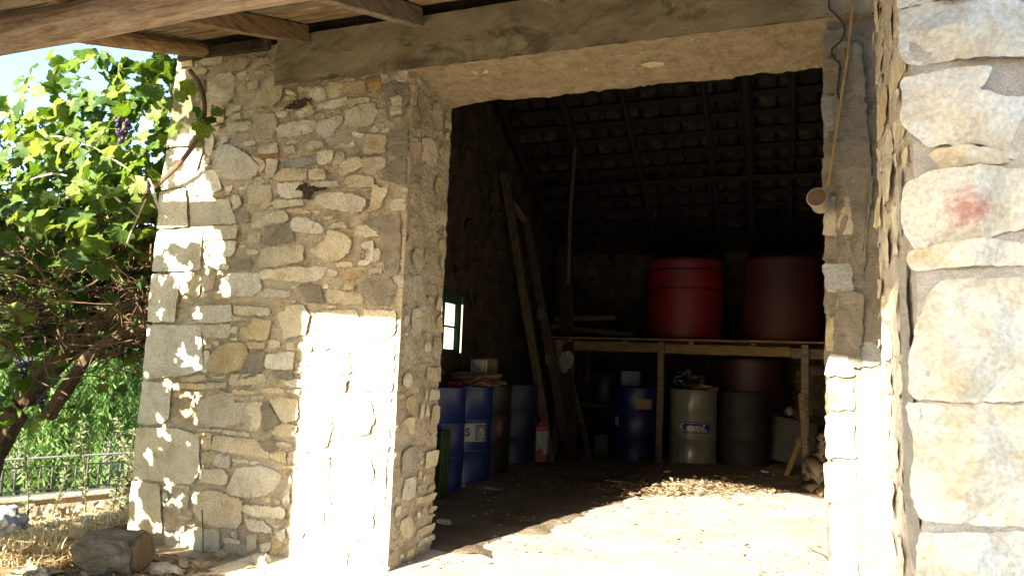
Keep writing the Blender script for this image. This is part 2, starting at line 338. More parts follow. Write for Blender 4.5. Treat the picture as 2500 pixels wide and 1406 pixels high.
class Packer:
    """fills the free room of a W x H face (1 cm cells) with small stones"""
    def __init__(s, x0, x1, z0, z1): s.x0, s.z0 = x0, z0; s.occ = np.zeros((int((z1-z0)*100), int((x1-x0)*100)), bool)
    def mark(s, poly, grow=.008):
        P = np.array(poly); c = P.mean(0); H, W = s.occ.shape
        X, Z = np.meshgrid(s.x0+(np.arange(W)+.5)/100, s.z0+(np.arange(H)+.5)/100); ins = np.zeros((H, W), bool); j = len(P)-1
        for i in range(len(P)):
            a, b = P[i], P[j]; cr = ((a[1] > Z) != (b[1] > Z)) & (X < (b[0]-a[0])*(Z-a[1])/((b[1]-a[1]) or 1e-9)+a[0]); ins ^= cr; j = i
        g = ins.copy()
        for dy, dx in ((1, 0), (-1, 0), (0, 1), (0, -1)): g |= np.roll(np.roll(ins, dy, 0), dx, 1)
        s.occ |= g
    def fill(s, sizes, tries, rng, gap=1):
        out = []; H, W = s.occ.shape
        for (w0, w1, h0, h1) in sizes:
            for _ in range(tries):
                w, h = rng.randint(w0, w1), rng.randint(h0, h1)
                if w >= W or h >= H: continue
                x, z = rng.randint(0, W-w), rng.randint(0, H-h)
                if s.occ[max(0, z-gap):z+h+gap, max(0, x-gap):x+w+gap].any(): continue
                s.occ[z:z+h, x:x+w] = True
                a, b, c, d = s.x0+x/100, s.x0+(x+w)/100, s.z0+z/100, s.z0+(z+h)/100; q = min(w, h)/100*.28
                r = lambda t: rng.uniform(0, t)
                out.append([(a+r(q), c+r(q)), ((a+b)/2, c+r(q*.4)), (b-r(q), c+r(q)), (b-r(q*.5), (c+d)/2), (b-r(q), d-r(q)), ((a+b)/2, d-r(q*.4)), (a+r(q), d-r(q)), (a+r(q*.5), (c+d)/2)])
        return out
def skin(path, z0, z1, step=.03, amp=.012, fr=5., closed=False, ztop=None):
    """a rough wall skin: cross-section path (x, y) swept up from z0 to z1, normals to the left of the path; ends capped with a top"""
    P = [];
    for i in range(len(path)-1):
        a, b = Vector((*path[i], 0)), Vector((*path[i+1], 0)); m = max(1, round((b-a).length/step))
        for k in range(m): P.append(a.lerp(b, k/m))
    P.append(Vector((*path[-1], 0))); n = len(P); V, F = [], []; nz = max(2, round((z1-z0)/step))
    for q in range(nz+1):
        z = z0+(z1-z0)*q/nz
        for i, p in enumerate(P):
            d = (P[min(i+1, n-1)]-P[max(i-1, 0)]).normalized(); nn = Vector((d.y, -d.x, 0)); c = Vector((p.x, p.y, z))
            V.append(c+nn*(amp*fbm(c*fr, 5)+amp*.6*fbm(c*fr*6, 4)))
    for q in range(nz):
        for i in range(n-1): F.append((q*n+i, q*n+i+1, q*n+n+i+1, q*n+n+i))
    F.append(tuple(nz*n+i for i in range(n)))
    return V, F
FACADE = """
w -139.6,275.8 -135.2,278.1 -126.5,277.7 -123.9,273 -125.1,263.6 -128.9,258.7 -134.5,258.1 -141.2,259.9 -141.3,267.6
b -135.4,280.8 -127.5,287.6 -117.6,287 -114.4,283.1 -118.2,279.4 -126.7,279.2
b -111.1,284.5 -100.7,284.4 -99.8,281.4 -109.9,279.6
b -110.6,257.5 -103.2,267.2 -97,272.9 -88.1,271.4 -87.5,264.4 -88.8,256.6 -95.2,253.8 -107.5,254.3
c -87.5,256.4 -85.8,259.7 -78.3,257.8 -77.5,255.5
c -85.4,263.1 -78.6,260.4 -77.4,258 -84.5,260.1
c -76.9,263.3 -69,262.5 -68.2,260.2 -75.3,259.8
c -76.5,259.3 -68.7,259.1 -67.8,255.6 -75.6,255.8
b -123,271.1 -116,270.9 -114.8,265.5 -121.9,266.2
b -113.9,270.1 -106.3,271.1 -105.8,265.8 -112.7,265.3
w -124.5,250.7 -118.3,251.9 -116.6,248.8 -122.9,248.2
c -125.2,243.1 -120.5,245.6 -108.7,245.8 -108.9,240.6 -124.2,240.7
b -108.4,249.8 -92.8,249 -90.3,243 -92.3,235.8 -103.4,232.7 -108.1,238.8
c -90.9,249.9 -83.5,249.2 -82.6,246.3 -89.2,246.4
w -76.9,248.1 -71.9,250.4 -65.3,249.3 -64.5,246.4 -73.4,245
w -90.6,239.1 -88.1,241.7 -77.1,243 -64.2,243 -63.8,238 -66.1,235.4 -80.3,234.3 -88.2,235
c -103.4,225.3 -101.8,230.3 -89.9,231.7 -88.1,226 -91.3,225.1
w -132.9,229.2 -129.7,232.4 -122,232.4 -113.1,227.2 -105.9,223.2 -99.9,217.2 -102.3,213.4 -107.4,210.3 -129,212.1 -134.9,220.6
c -105.6,223.5 -97.6,221 -95.9,217.5 -98.9,213.2 -100.1,218.1
t -102.7,224.7 -100.7,225 -87.6,224.4 -87.1,222.2 -100.4,222.8
c -95.6,221.4 -87.7,221.4 -87.1,218.9 -88.7,211.5 -95.2,210.2
g -86.7,218.6 -84.2,219.5 -59.9,221.2 -59.6,217.6 -72.2,215.7 -85.2,216.3
w -89.6,209.6 -83.2,215.3 -74,214.7 -74.1,207.8 -83.1,207.5
c -72.7,214.4 -66.3,214 -66.4,208 -72.8,207.8
w -65,213.3 -55.5,213.6 -53.2,207.2 -63.8,207.3
w -67.3,226.7 -63.1,229.7 -58,229.3 -56.6,227 -66.6,225
c -68.2,261.2 -63.7,262.5 -58.9,260.8 -57.8,255 -64.4,254.8 -68.2,257.2
c -57.5,263 -54,264.6 -48.1,263.4 -45.6,258.9 -45.3,255.7 -53.9,254.6 -56.8,258.3
c -44.8,262.2 -41.1,262.9 -32.2,262.3 -30.9,256.2 -32.4,255.4 -43.8,256.5 -45.2,258.9
o -31.7,263.7 -23.1,265.2 -20.7,256.3 -23.6,255 -28.7,256.6
y -44.7,265.1 -41.2,265.3 -36.7,263.9 -41.1,263.4
c -61.5,251.3 -43.6,254.4 -42.4,250.1 -52.8,248.2 -60.6,248.9
c -42.3,253.2 -28.4,252.6 -28.9,250.2 -36.3,249.8 -40,248.2 -41.9,250
y -43.2,243.9 -41.8,246.3 -32.5,249.2 -26.4,249.7 -22.2,243.2 -26.7,236.9 -35.4,236 -42.4,237.1
c -15.4,250.2 -7.6,251.1 -7.1,241.8 -13.6,240.7
c -72.2,253.5 -68.9,253.8 -63.8,248.1 -70.9,245.9
w -62.6,241.1 -54.9,242.7 -47.3,244 -44.5,240.7 -50,236.6 -50.3,232.7 -58,232.8 -62.2,236.5
w -37.1,233.9 -30.4,231.7 -30.6,230 -36.8,230.5
c -30,231.6 -16.5,230 -15.9,225.1 -16.5,220.2 -28.7,220.5 -29.9,226.1
w -67.4,227.8 -65,230.5 -56.4,228.1 -57.5,226.5 -65.9,224.9
w -48.3,227.5 -37.3,228.3 -36.5,225.5 -45.9,225.7
w -59.6,223.3 -49,223.6 -50.3,216.5 -58.6,215.9
c -48.2,221.9 -43.1,222.1 -41.7,219.2 -45.2,215.6 -49.6,215.3
w -45.1,214.5 -39.1,218.8 -31.6,218.5 -30.1,214 -33.6,211 -43.4,208.8
b -29.7,217.3 -24.2,218 -15.7,217.4 -15.3,212 -22.9,208.1 -29.2,210.7
c -41.4,206.8 -33.4,208.5 -22.5,206.5 -22.2,201.1 -38.5,201.9
o -3.6,262.8 3,261 2.9,257.7 -4,259
c -12.1,265.4 -5,266.3 -4.3,260.1 -10.9,259.7
w -21.2,264.8 -17.6,264.9 -18,262.4 -20.8,262.5
c -106.8,206.8 -91.1,205.9 -89.7,194.4 -94.7,192.2 -105.3,191.5
o -89.4,205 -87,205.4 -85.7,198.9 -88.5,198.4
w -85.9,206.4 -69,206.2 -69,197.8 -80.6,197.5 -84.2,200
w -89,194.9 -86.7,196.8 -68.8,196.2 -67.5,192.8 -86.3,191.9
o -133.6,202.3 -121.1,203.5 -119.4,201.9 -131.1,200
c -124.8,206.9 -119.2,207 -120.2,203.6 -123.6,202.9
c -103.8,183.2 -96.4,187 -83.4,190.6 -77.4,188.6 -77,184.2 -95.1,181.4 -102.2,181.3
c -104.7,177.8 -95.6,178.6 -96.4,172.1 -104.2,172.6
w -95.6,163.6 -94,168.8 -70.7,170.3 -65.6,169.9 -64.9,160.8 -83.2,158 -93.7,158.4
c -134.3,159.3 -126.4,162.1 -115.7,158.1 -117,156.5 -131.9,157.4
w -122.8,150 -116.1,154.3 -106.8,155 -94.6,153.5 -92.6,145.1 -99.7,140.8 -111.2,141.3 -119.8,144.6
c -151.7,152.3 -137.4,153.3 -136.3,150 -137.5,140.5 -150.6,142.3
c -135.1,153.3 -126.2,153.4 -126.9,145.6 -131.9,144.4 -135.2,147.1
w -93.1,155.5 -64.3,157.7 -63.6,150.1 -66.2,149.3 -91.9,150.9
c -93,143.1 -87.6,145 -72.5,143.8 -72.9,140.6 -91.3,140.5
w -150.8,199 -134.8,198.8 -121.4,198.9 -116,189.6 -114,184.1 -133.2,184.2 -148.4,184.1
w -148.3,183.3 -113.5,182.6 -112.4,174.9 -132.2,174.8 -147.4,174.9
w -137.3,173.4 -112.9,173.5 -115,164.6 -127.5,165.4 -136.8,168.6
w -151.4,217.6 -132.9,217.1 -125.7,205.1 -135.3,203.4 -149.7,202.6
c -118.6,201.1 -112.8,200.8 -110.8,195.3 -117,192.6
w -65.4,204 -59.9,205.8 -45,205.1 -44.8,202.5 -62.3,203.2
c -39.8,200.9 -22.8,200.3 -23.3,199.1 -39.1,199.7
w -21.9,202.6 -17,199.7 -12.3,202.6 -12.6,198.5 -15.4,193.6 -16.3,189.3 -24,187.5 -22.1,194
w -60.1,196.9 -57.3,198.5 -49.5,199.7 -33.1,197.2 -25.6,193.6 -28.2,188.2 -32.4,186.5 -41.5,189 -50.7,190.5 -59.2,194
c -77.4,189.3 -77.6,191.2 -68.7,190.9 -62.8,188.9 -62.7,187.5
w -74,185.4 -73,185.8 -64.8,185 -55.9,181.8 -51.4,178.9 -54.2,176 -66.2,177 -76.9,179.3
w -50.5,179.6 -46.1,181.4 -39.7,182.2 -37.1,179.6 -38.2,178.6
c -50.6,172.7 -49.6,177.5 -43.2,176.9 -36.6,174.4 -34.1,171.2 -35,165.6 -40.7,161.5 -48.3,160.1 -60,166.2
c -32.1,175.5 -29.3,180.3 -22.4,179.1 -18.1,176.7 -16.2,174.2 -25.2,173.3
w -28.5,169.6 -25.6,170.8 -20.7,171.2 -19.6,159.4 -27.8,158.1 -28.5,159.9 -25.7,161.1 -25.4,166.5
c -19.4,166.4 -15.4,166.3 -15.1,160.9 -19,159.6
w -75.6,157.2 -49.4,157.2 -50,154.3 -53.4,150 -64.5,148.5 -74.8,151.3
o -40.1,152.5 -30.1,154.5 -23.7,152.9 -29.2,150.3 -41.1,149.9
b -20.3,156.5 -14.1,155.9 -14,153.4 -21.3,153.5
c -48,155.8 -40.9,154.6 -43.2,151.5 -47.1,152.1
c -36.5,147.4 -30.2,147.9 -30.6,144.8 -36.9,143.8
c -48.4,144.3 -38.1,143.7 -28,142.4 -24.4,140.5 -25.4,136.3 -45.9,137.2
c -143,132.8 -140.2,135.1 -113.1,135.8 -111.8,131.3 -112.8,126.4 -118.5,125.5 -131.7,125.4 -139.3,126.9
w -110.9,135.2 -85,134.2 -84.6,130 -105.3,129.8 -111.1,131.4
w -112.1,129.4 -103.8,128.9 -100.2,127.5 -110,126.6
c -133,123.9 -112.7,124.7 -111.5,118.6 -114,117 -129.3,116.7 -133.2,120.5
c -105.1,120.4 -105.2,122.7 -99.1,123.3 -96.7,127.8 -82.9,126.6 -85.9,116.4 -92.8,115.9 -102.7,117.2
c -110.4,122.5 -106.1,123.2 -106.2,118.8 -110.5,119.2
c -130.1,112.3 -126,112.4 -124.6,110.8 -129.1,109.7
w -129.7,108.3 -125.7,108.4 -127.2,97.1 -129.9,97
b -126.4,98.2 -124.4,106.7 -115.8,113.2 -103.1,114.1 -99.5,112.5 -98.4,107.5 -101.7,99.7 -110.6,97 -121.3,96.8
c -144.3,92.1 -128.4,95.1 -126.8,92.1 -134.6,90.9 -144,90
c -122.1,94.1 -112.5,94.5 -113.8,93.6 -121.3,93
c -152.2,88.9 -126.5,89.4 -126.3,86.8 -140,85.9 -152,86.8
c -125.6,90.5 -111.5,90.6 -111.4,88 -124.5,87
b -131.4,76.7 -127.6,80.8 -114.4,85.3 -107.6,85.1 -105.2,80.2 -97.8,79.9 -97.3,74.1 -100.2,69 -111,66.3 -123,65.5 -129.9,70
b -143.2,76.6 -134,79.3 -132.1,76.6 -132.6,70.4 -142.3,68.2
c -105.9,87.1 -89.9,87.3 -89.5,85.7 -105,84.9
c -102.7,82.9 -95.3,83.2 -95.5,82 -102.6,82
c -93,83.6 -84.5,84.5 -85.1,83.7 -92.2,82.8
c -96.8,79.5 -86.2,81.1 -84.2,72.6 -88.8,65 -96,66.5
w -109.4,93.5 -106.9,95.8 -86.2,96.9 -85,91.8 -95.9,90.5 -108.4,89.8
w -85.8,101.3 -84.3,107.8 -69.8,110 -65.7,108.5 -66.3,100.2 -79.7,99.9
c -87.3,88.6 -72.2,89.5 -72.2,87.1 -85.7,86.5
y -81.3,82.5 -74.9,84 -62.3,84.1 -61.4,73.4 -68.4,71 -73.9,72.8 -77.5,77.9
y -78.2,65 -74.7,68.7 -68.4,70.2 -61.1,69.7 -63.2,64.2 -71,62.6
w -127.8,63.8 -113.6,64.1 -113,63.5 -127.7,62.6
c -128.7,64.1 -112.6,64.5 -112.6,63.2 -127.9,62.8
c -110.9,64.2 -92.7,63.9 -92.1,62 -98,62.2 -110.6,62.3
c -132.4,60.5 -127,62 -119.8,62.1 -119.8,60.5 -130.7,59.7
y -126.2,58.5 -119.1,59.9 -118.9,53.6 -125.4,52.8
c -117.7,53.6 -117.7,60.9 -87.7,60.1 -85.2,56.4 -79.8,53.7 -79.5,50.7 -97,51.8 -114.6,52.6
y -125.2,50.9 -117,51.5 -115.4,49.9 -118.7,44.7 -124.1,44.3
w -118.3,44.8 -115,50.4 -104.9,49.9 -103.6,44.1 -111.2,43.8
w -102.8,48.5 -96.8,49.3 -92.2,49.1 -92.8,47.4 -101.1,47.1
w -90.3,48.6 -84.4,49.1 -83.6,47.8 -89.4,46.8
c -125,41.4 -108.1,42.5 -104.7,38.9 -106.4,34.3 -124.6,34.2
w -98.4,44.2 -81.8,46.2 -69.8,43.5 -70.8,37.6 -78.3,31.1 -87.8,29 -95.5,28.9 -104,30.4 -103.7,34
w -72.4,60.3 -62.9,59.5 -63.2,57.9 -72.8,58.3
y -77.8,53.2 -68.5,55.6 -66.7,50.1 -70.8,49.5 -77.5,51.8
c -65.2,55.4 -54.5,56.9 -53.9,50.4 -65.8,49.8
c -70.5,47.7 -60.1,48 -60.4,47 -70.4,46.4
w -67.2,29 -66.3,34.4 -64.5,38.1 -64.1,42.8 -62.6,40.1 -62.8,34.7 -62.1,28.9
c -128.6,26.1 -118.6,29.7 -109.8,30.5 -102.5,27.9 -94.1,27.4 -94.3,21.4 -94.4,14.7 -97.7,11.4 -111,11.4 -121.5,12 -126.7,17.5
w -93.9,23.3 -89,24.8 -65.9,25.9 -64.4,23.9 -65.4,20.4 -84.6,19.3 -92.9,21
c -90.7,17.4 -79.1,17.4 -73.1,13.4 -72.9,11.8 -87.5,11.4
c -72.1,16.4 -65.8,16.5 -69.9,14.5
w -130.5,6.4 -121.2,8.6 -108.6,9.4 -106.8,-1.7 -124.6,-4.3 -128.5,-2.5
w -88.8,8.6 -83.1,9.8 -82.4,2.9 -88.5,0
c -78.6,5 -72.3,6.8 -73.9,1.6 -77.5,1.2
w -69.5,12.1 -64.9,14.7 -63.3,11 -65.6,7.9 -69.3,9.3
b -61.2,17 -52.1,19.1 -52.8,10.5 -60.6,10.2
w -150.8,22.1 -150.4,26.5 -147.2,24.9 -146.8,22
w -142.2,21 -141.2,26.7 -136.5,27.2 -136.9,23.5 -140.3,19
w -136.4,22.9 -132.3,26.2 -131.5,19.2 -135.3,19.3
w -151.4,20.7 -143.2,19.6 -143.8,17.8 -149.4,17.9
c -150.1,31 -131.8,30.8 -132.4,29.2 -149.1,29.5
w -139.1,8.6 -133.6,8.9 -134.1,5.7 -137.8,4.6
c -133.5,10.5 -124.8,11.1 -126.3,9.6 -132.5,9.3
w -146.6,2.8 -136.9,3.2 -136.8,-5.3 -143.7,-7.2
b -71.8,10.6 -65.5,6.6 -67.3,1.7 -73.7,-0.8 -72.1,6.4
w -79.6,131.2 -74.2,132.2 -73.7,134.9 -62.3,136 -57.5,129.7 -58.4,126 -59.7,119.7 -74.1,117 -75.9,123.6 -79,129
c -71.9,114.4 -66.4,114.8 -66,111 -71.6,111.1
c -65.1,111 -62.9,114.6 -55.6,115.6 -55.8,110.7 -60.1,110.2
w -70.7,93.6 -63.9,94.9 -55,94.4 -54.7,90.8 -69.8,91
c -69.6,88.9 -61.6,89.3 -62,87.1 -68.2,87.1
b -99.7,114.3 -86.5,114.1 -87.6,111 -96.7,110.8
w -59.5,118.8 -56,121.8 -52.2,121.3 -51.2,116.6 -58.1,116.4
w -53.3,132.1 -28.9,133.4 -25.2,123.9 -29,113.7 -47.7,111.9 -54.2,120.1
c -23.3,133.5 -3.7,132.9 -3.5,121.7 -9.6,117.2 -21.5,118.3
w -53.3,109.5 -31.9,111 -29.1,100.8 -32,98.5 -53.5,98.3
c -18.2,114.8 -3.9,116 -3.5,101.7 -5.5,98.8 -24.5,99.4 -26.2,109
w -54.4,96.1 -31.4,96.3 -32.4,89.3 -54.8,88.7
c -27.8,95.8 -3.9,96.3 -4.3,91 -27.8,89.5
w -55.7,86.2 -42.5,86.4 -38.7,70.9 -41.5,59.5 -54.5,59.4
c -37.4,87.3 -17,86.8 -13.1,76.7 -16.3,68.1 -33.7,66 -37.7,77.5
w -12.7,88.3 -4.3,88.2 -3.9,66.8 -9.9,65.3
w -37.4,63.4 -4.2,63.6 -4.5,60.1 -37,58.5
c -55,55 -40.6,55.2 -38.6,49.8 -55.3,48.9
w -36,56 -15.5,57.1 -11.1,46.4 -16.7,38.6 -33.7,38.1
c -55,45.9 -40,47.1 -37.1,30 -54.5,27.4
w -10,55.9 -4.7,56.7 -4.2,33.6 -7.6,34.3
w -38.4,27.1 -19,36.3 -10.9,32.9 -10.4,18.6 -22.3,12.8 -36.9,13.6
c -54.3,24.4 -40.9,25.8 -40.6,15.3 -54.8,14.5
w -54.8,11.6 -24.6,10.4 -24.7,-0.7 -54.6,-3.2
c -20.8,10.3 -5.5,16.7 -4,1.1 -20.7,-1.4
b -141.4,276.8 -128.2,271.4 -122.7,263.1 -133.3,260.2 -141.8,265
c -144.6,261.3 -130.5,256.9 -130.4,247 -141.9,245.4
c -142.6,242.9 -135.6,237.2 -137.7,227 -142.8,230
"""
QUOIN = """
q -170.4,278.6 -147.9,277.5 -142.6,233.8 -172.9,234.5
q -173,233.2 -143.1,232.6 -150,208.5 -174.3,207.5
q -174.5,206.2 -153.7,207.5 -149.7,183 -174.4,183.1
q -174.5,181.8 -138.5,181.9 -137.3,156.5 -174.7,155.9
q -174.9,154.7 -151.7,153.2 -153.3,125.4 -175.2,124.9
q -175.3,123.4 -134.4,123.9 -128.6,98.4 -137.4,95.2 -151.1,92.7 -174.8,90.6
q -174.7,89.4 -152.3,89.5 -151.5,69.2 -156.3,64.8 -175.4,63.6
q -175.8,61.7 -143,63 -136.7,61.8 -127.3,59.3 -125.2,40.1 -128.9,32.8 -145.5,31.8 -175.2,32.1
q -175.4,30.9 -154.7,30.3 -148.2,2.6 -175.4,1
"""
PATCH = """
m -97.6,108.7 -86.7,110.1 -85.8,100.1 -92.8,94.8 -103.8,92.7 -101.5,97.9
m -85.3,80.3 -81.4,81.6 -72.1,71 -79.4,66.9 -83.8,65 -85.1,71.8
m -80.3,98.2 -73.3,100 -64.7,97.1 -66.4,93.9 -78.7,94.5
m -87.7,60 -73.3,61 -73.7,56.7 -80.3,54.4
m -28.4,183.1 -4.5,186.1 -2.7,166 -3.6,152.1 -11.4,151.2 -14.2,171.7 -15.9,173.9
m -67.7,147.2 -53.2,147.1 -47.9,137.1 -60.9,137.1
m -21.2,151.2 -9,152.2 -3.8,145.8 -8,135.7 -20.7,136.2 -27.1,147.5
m -93.8,181.6 -75.9,183.3 -70.9,172.3 -92.7,170
m -116.2,162.8 -100.5,163.1 -100,157.9 -114.1,156.3
m -20.3,259.6 -12.4,259.3 -4.5,257.9 -2.3,251.1 -5.2,240.5 -15.8,237.1 -17.8,249.4
m -15.1,227.2 -2.6,235.9 -0.9,217.5 -9.7,217.6 -13.5,220.5
m -14.3,214.1 -2.5,215.5 -2.2,201 -18.5,204.6 -15.2,210.4
m -116.1,190.2 -105.3,190.9 -105.3,183.8 -111.8,184
"""
PILLAR = """
p 220.9,209.6 228.7,210.9 250.2,207.7 249.6,192.3 230.7,193.9 223.3,193.6 220.8,196.9
p 221.2,189.6 233.1,191.2 239.8,189.9 237.7,185.6 235.8,183.5 241.8,181.2 249.2,181.6 248.7,166 244.1,165.3 237.2,169.8 223.7,170.2 220.9,177.3
p 221,159.3 224.5,162.5 236.1,162.3 248.5,161.5 248,147.2 238.8,144.8 231.7,142.8 223.1,141.7 220.3,148.4
p 222.1,140.9 234.6,143.3 247.8,141.9 247.6,136.7 231.5,136.5 222.9,135.5 221.5,138.2
p 224,129.5 227,132.2 247.4,132.6 246.3,102.6 230.9,101.2 222.4,101.6 221,103.6 221.2,111.8 223.3,121.2
p 219.9,99.1 230.8,99.9 246.2,99.9 245.1,71.2 230,70.6 223,70.4 220.8,76.8 222.1,89.6
p 222.5,66.3 245.1,69.3 244.3,49.2 221,45.8
p 221.6,231.7 250.9,226.3 250.2,208.8 228.7,211.8 220.6,210.9
p 224.7,168.6 232.5,168.6 239.1,167.8 244,164.1 237.1,163.7 225.5,163.6
"""

# ------------------------------------------------------------------ terrain and floors
def height(x, y):
    s = min(1, max(0, (-1.95-x)/4.4)); z = -.95*s*(1.25-.25*s)
    if y > 9 or x < -7.5: z -= .12*min(30, max(max(0, y-9), -7.5-x))
    return z
def make_ground():
    ax = sorted(set([-400, -200, -90, -45, -25, -16, -12, -10]+[round(-9+.25*i, 2) for i in range(33)]+[-.5, .5, 1.5, 2.5, 4, 6, 9, 14, 25, 45, 90, 200, 400]))
    ay = sorted(set([-400, -200, -90, -45, -25, -14, -9, -6]+[round(-4+.25*i, 2) for i in range(53)]+[10, 12, 16, 25, 45, 90, 200, 400]))
    V, F = [], []
    for y in ay:
        for x in ax:
            inside = -1.7 < x < 3.3 and -4.2 < y < 7.2
            V.append((x, y, height(x, y)-.03+(0 if inside else .02*fbm((x*1.5, y*1.5, 0), 4))))
    n = len(ax)
    for j in range(len(ay)-1):
        for i in range(n-1): F.append((j*n+i, j*n+i+1, j*n+n+i+1, j*n+n+i))
    struct('ground', (V, F, True), 'ground')
make_ground()
def sheet(x0, x1, y0, y1, z, step, amp, fr):
    nx, ny = round((x1-x0)/step), round((y1-y0)/step); V, F = [], []
    for j in range(ny+1):
        for i in range(nx+1):
            x, y = x0+(x1-x0)*i/nx, y0+(y1-y0)*j/ny; V.append((x, y, z+amp*fbm((x*fr, y*fr, z), 4)))
    for j in range(ny):
        for i in range(nx): F.append((j*(nx+1)+i, j*(nx+1)+i+1, (j+1)*(nx+1)+i+1, (j+1)*(nx+1)+i))
    return V, F, True
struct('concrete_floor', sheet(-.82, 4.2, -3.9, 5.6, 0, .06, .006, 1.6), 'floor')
def dirt_shade_sheet():
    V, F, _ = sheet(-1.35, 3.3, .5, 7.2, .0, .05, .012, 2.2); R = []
    for x, y, z in V:                                  # a ragged sheet of trodden dirt that also paints in the doorpost's shade, edge along its shadow line
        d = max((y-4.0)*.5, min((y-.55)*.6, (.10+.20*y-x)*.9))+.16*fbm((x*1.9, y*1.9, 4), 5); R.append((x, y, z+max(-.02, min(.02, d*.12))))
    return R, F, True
struct('barn_floor', dirt_shade_sheet(), 'dirt')

# ------------------------------------------------------------------ the barn
YB, XL, XR, TH = 7.15, -1.33, 3.2, .53
barn = thing('stone_barn', 'old rubble stone barn with a wide open doorway under a concrete lintel', 'barn')
def roof_z(y): return 2.97+.486*(6.82-y) if y > 3.42 else 2.97+.486*y
rng = random.Random(7)
front = obj('front_wall', skin([(-1.3, TH), (-1.725, TH), (-1.725, .008), (-.012, .008), (-.025, TH), (-1.3, TH)], -.1, 2.93, .017, .009, 6.), 'mortar', barn)
pk = Packer(-1.73, 0, 0, 2.93)
FX, FZ = (1, 0, 0), (0, 0, 1)
for qi, (k, poly) in enumerate(parse(QUOIN)):
    pk.mark(poly); obj('corner_stone', stone(poly, (0, 0, 0), FX, FZ, (0, -1, 0), rng, prot=rng.uniform(.004, .014), back=.28, step=.04, jit=.004, cuts=3, amp=.004, bev=.007, tilt=.02), 'l' if qi == 0 else 'q', front)
def area(p): return abs(sum(p[i][0]*p[i-1][1]-p[i-1][0]*p[i][1] for i in range(len(p))))/2
for k, poly in parse(FACADE):
    g_ = [sum(q[i] for q in poly)/len(poly) for i in (0, 1)]; gx = 1+.006/max(.03, math.sqrt(abs(sum(poly[i][0]*poly[i-1][1]-poly[i-1][0]*poly[i][1] for i in range(len(poly))))/2)); poly = [(min(-.004, g_[0]+(q[0]-g_[0])*gx), g_[1]+(q[1]-g_[1])*gx) for q in poly]
    pk.mark(poly); a = area(poly); cx_, cz_ = poly[0]
    obj('stone', stone(poly, (0, 0, 0), FX, FZ, (0, -1, 0), rng, prot=rng.uniform(-.001, .012)*(.3 if cx_ > -.56 and cz_ < 1.36 else 1), back=.05, step=.018, jit=.0045, cuts=2 if a > .02 else 1, amp=.007, bev=.007), k, front)
for k, poly in parse(PATCH):
    obj('mortar_patch', stone(poly, (0, 0, 0), FX, FZ, (0, -1, 0), rng, prot=.008, back=.03, step=.02, jit=.006, cuts=2, amp=.007, bev=.025, tilt=.01), 'm', front); pk.mark(poly)
for c_, P in (((-0.635, 2.012), [(-.11, .01), (-.03, .05), (.03, .02), (.13, .015), (.12, -.003), (.04, -.01), (.01, -.06), (-.04, -.05), (-.03, -.01)]), ((-0.763, 2.527), [(-.10, -.02), (-.02, .03), (.10, .035), (.09, .0), (.0, -.03)])):
    obj('dark_crevice', stone([(c_[0]+a_, c_[1]+b_) for a_, b_ in P], (0, 0, 0), FX, FZ, (0, -1, 0), rng, prot=.010, back=.03, step=.012, jit=.006, cuts=2, amp=.012, fr=40, bev=.012), 'crevice', front)  # dark patches painted for two shaded wall holes, one with nest debris
pk.mark([(-1.0, 2.66), (0, 2.62), (0, 2.95), (-1.0, 2.95)])
for poly in pk.fill([(16, 28, 7, 12), (12, 22, 4, 7), (8, 16, 3, 5), (5, 11, 2, 4), (4, 7, 2, 3)], 1400, rng, 0):
    if rng.random() < .93: obj('stone', stone(poly, (0, 0, 0), FX, FZ, (0, -1, 0), rng, prot=rng.uniform(-.004, .008), back=.05, step=.022, jit=.003, cuts=1, amp=.005, bev=.006), rng.choice('wwcccbyc'), front)
# the doorway's left reveal, flat slivers at its inner edge
pr = Packer(0, TH-.02, .02, 2.6)
def reveal(poly, prot, k, cuts=1): obj('stone', stone(poly, (-.012, 0, 0), (0, 1, 0), FZ, (1, 0, 0), rng, prot=prot, back=.05, step=.03, jit=.004, cuts=cuts, amp=.006, bev=.012), k, front)
z = .05
while z < 1.35:
    h = rng.uniform(.02, .06) if z < .4 else rng.uniform(.05, .13); wd = rng.uniform(.08, .24)
    p = [(TH-wd, z+.004), (TH+rng.uniform(-.02, .012), z+.006), (TH+rng.uniform(-.02, .012), z+h-.006), (TH-wd+.02, z+h-.008)]
    pr.mark(p)
    if rng.random() < .6: reveal(p, rng.uniform(-.006, .008), rng.choice('ccby'))
    z += h+rng.uniform(.004, .03)
for poly in pr.fill([(14, 22, 10, 20), (9, 15, 7, 13), (6, 10, 4, 9), (4, 7, 3, 6)], 900, rng):
    z = poly[0][1]
    if rng.random() < (.95 if z < 1.4 else .8): reveal(poly, rng.uniform(-.004, .008), rng.choice('ccbybo' if z > 1.2 else 'wcccyb'))
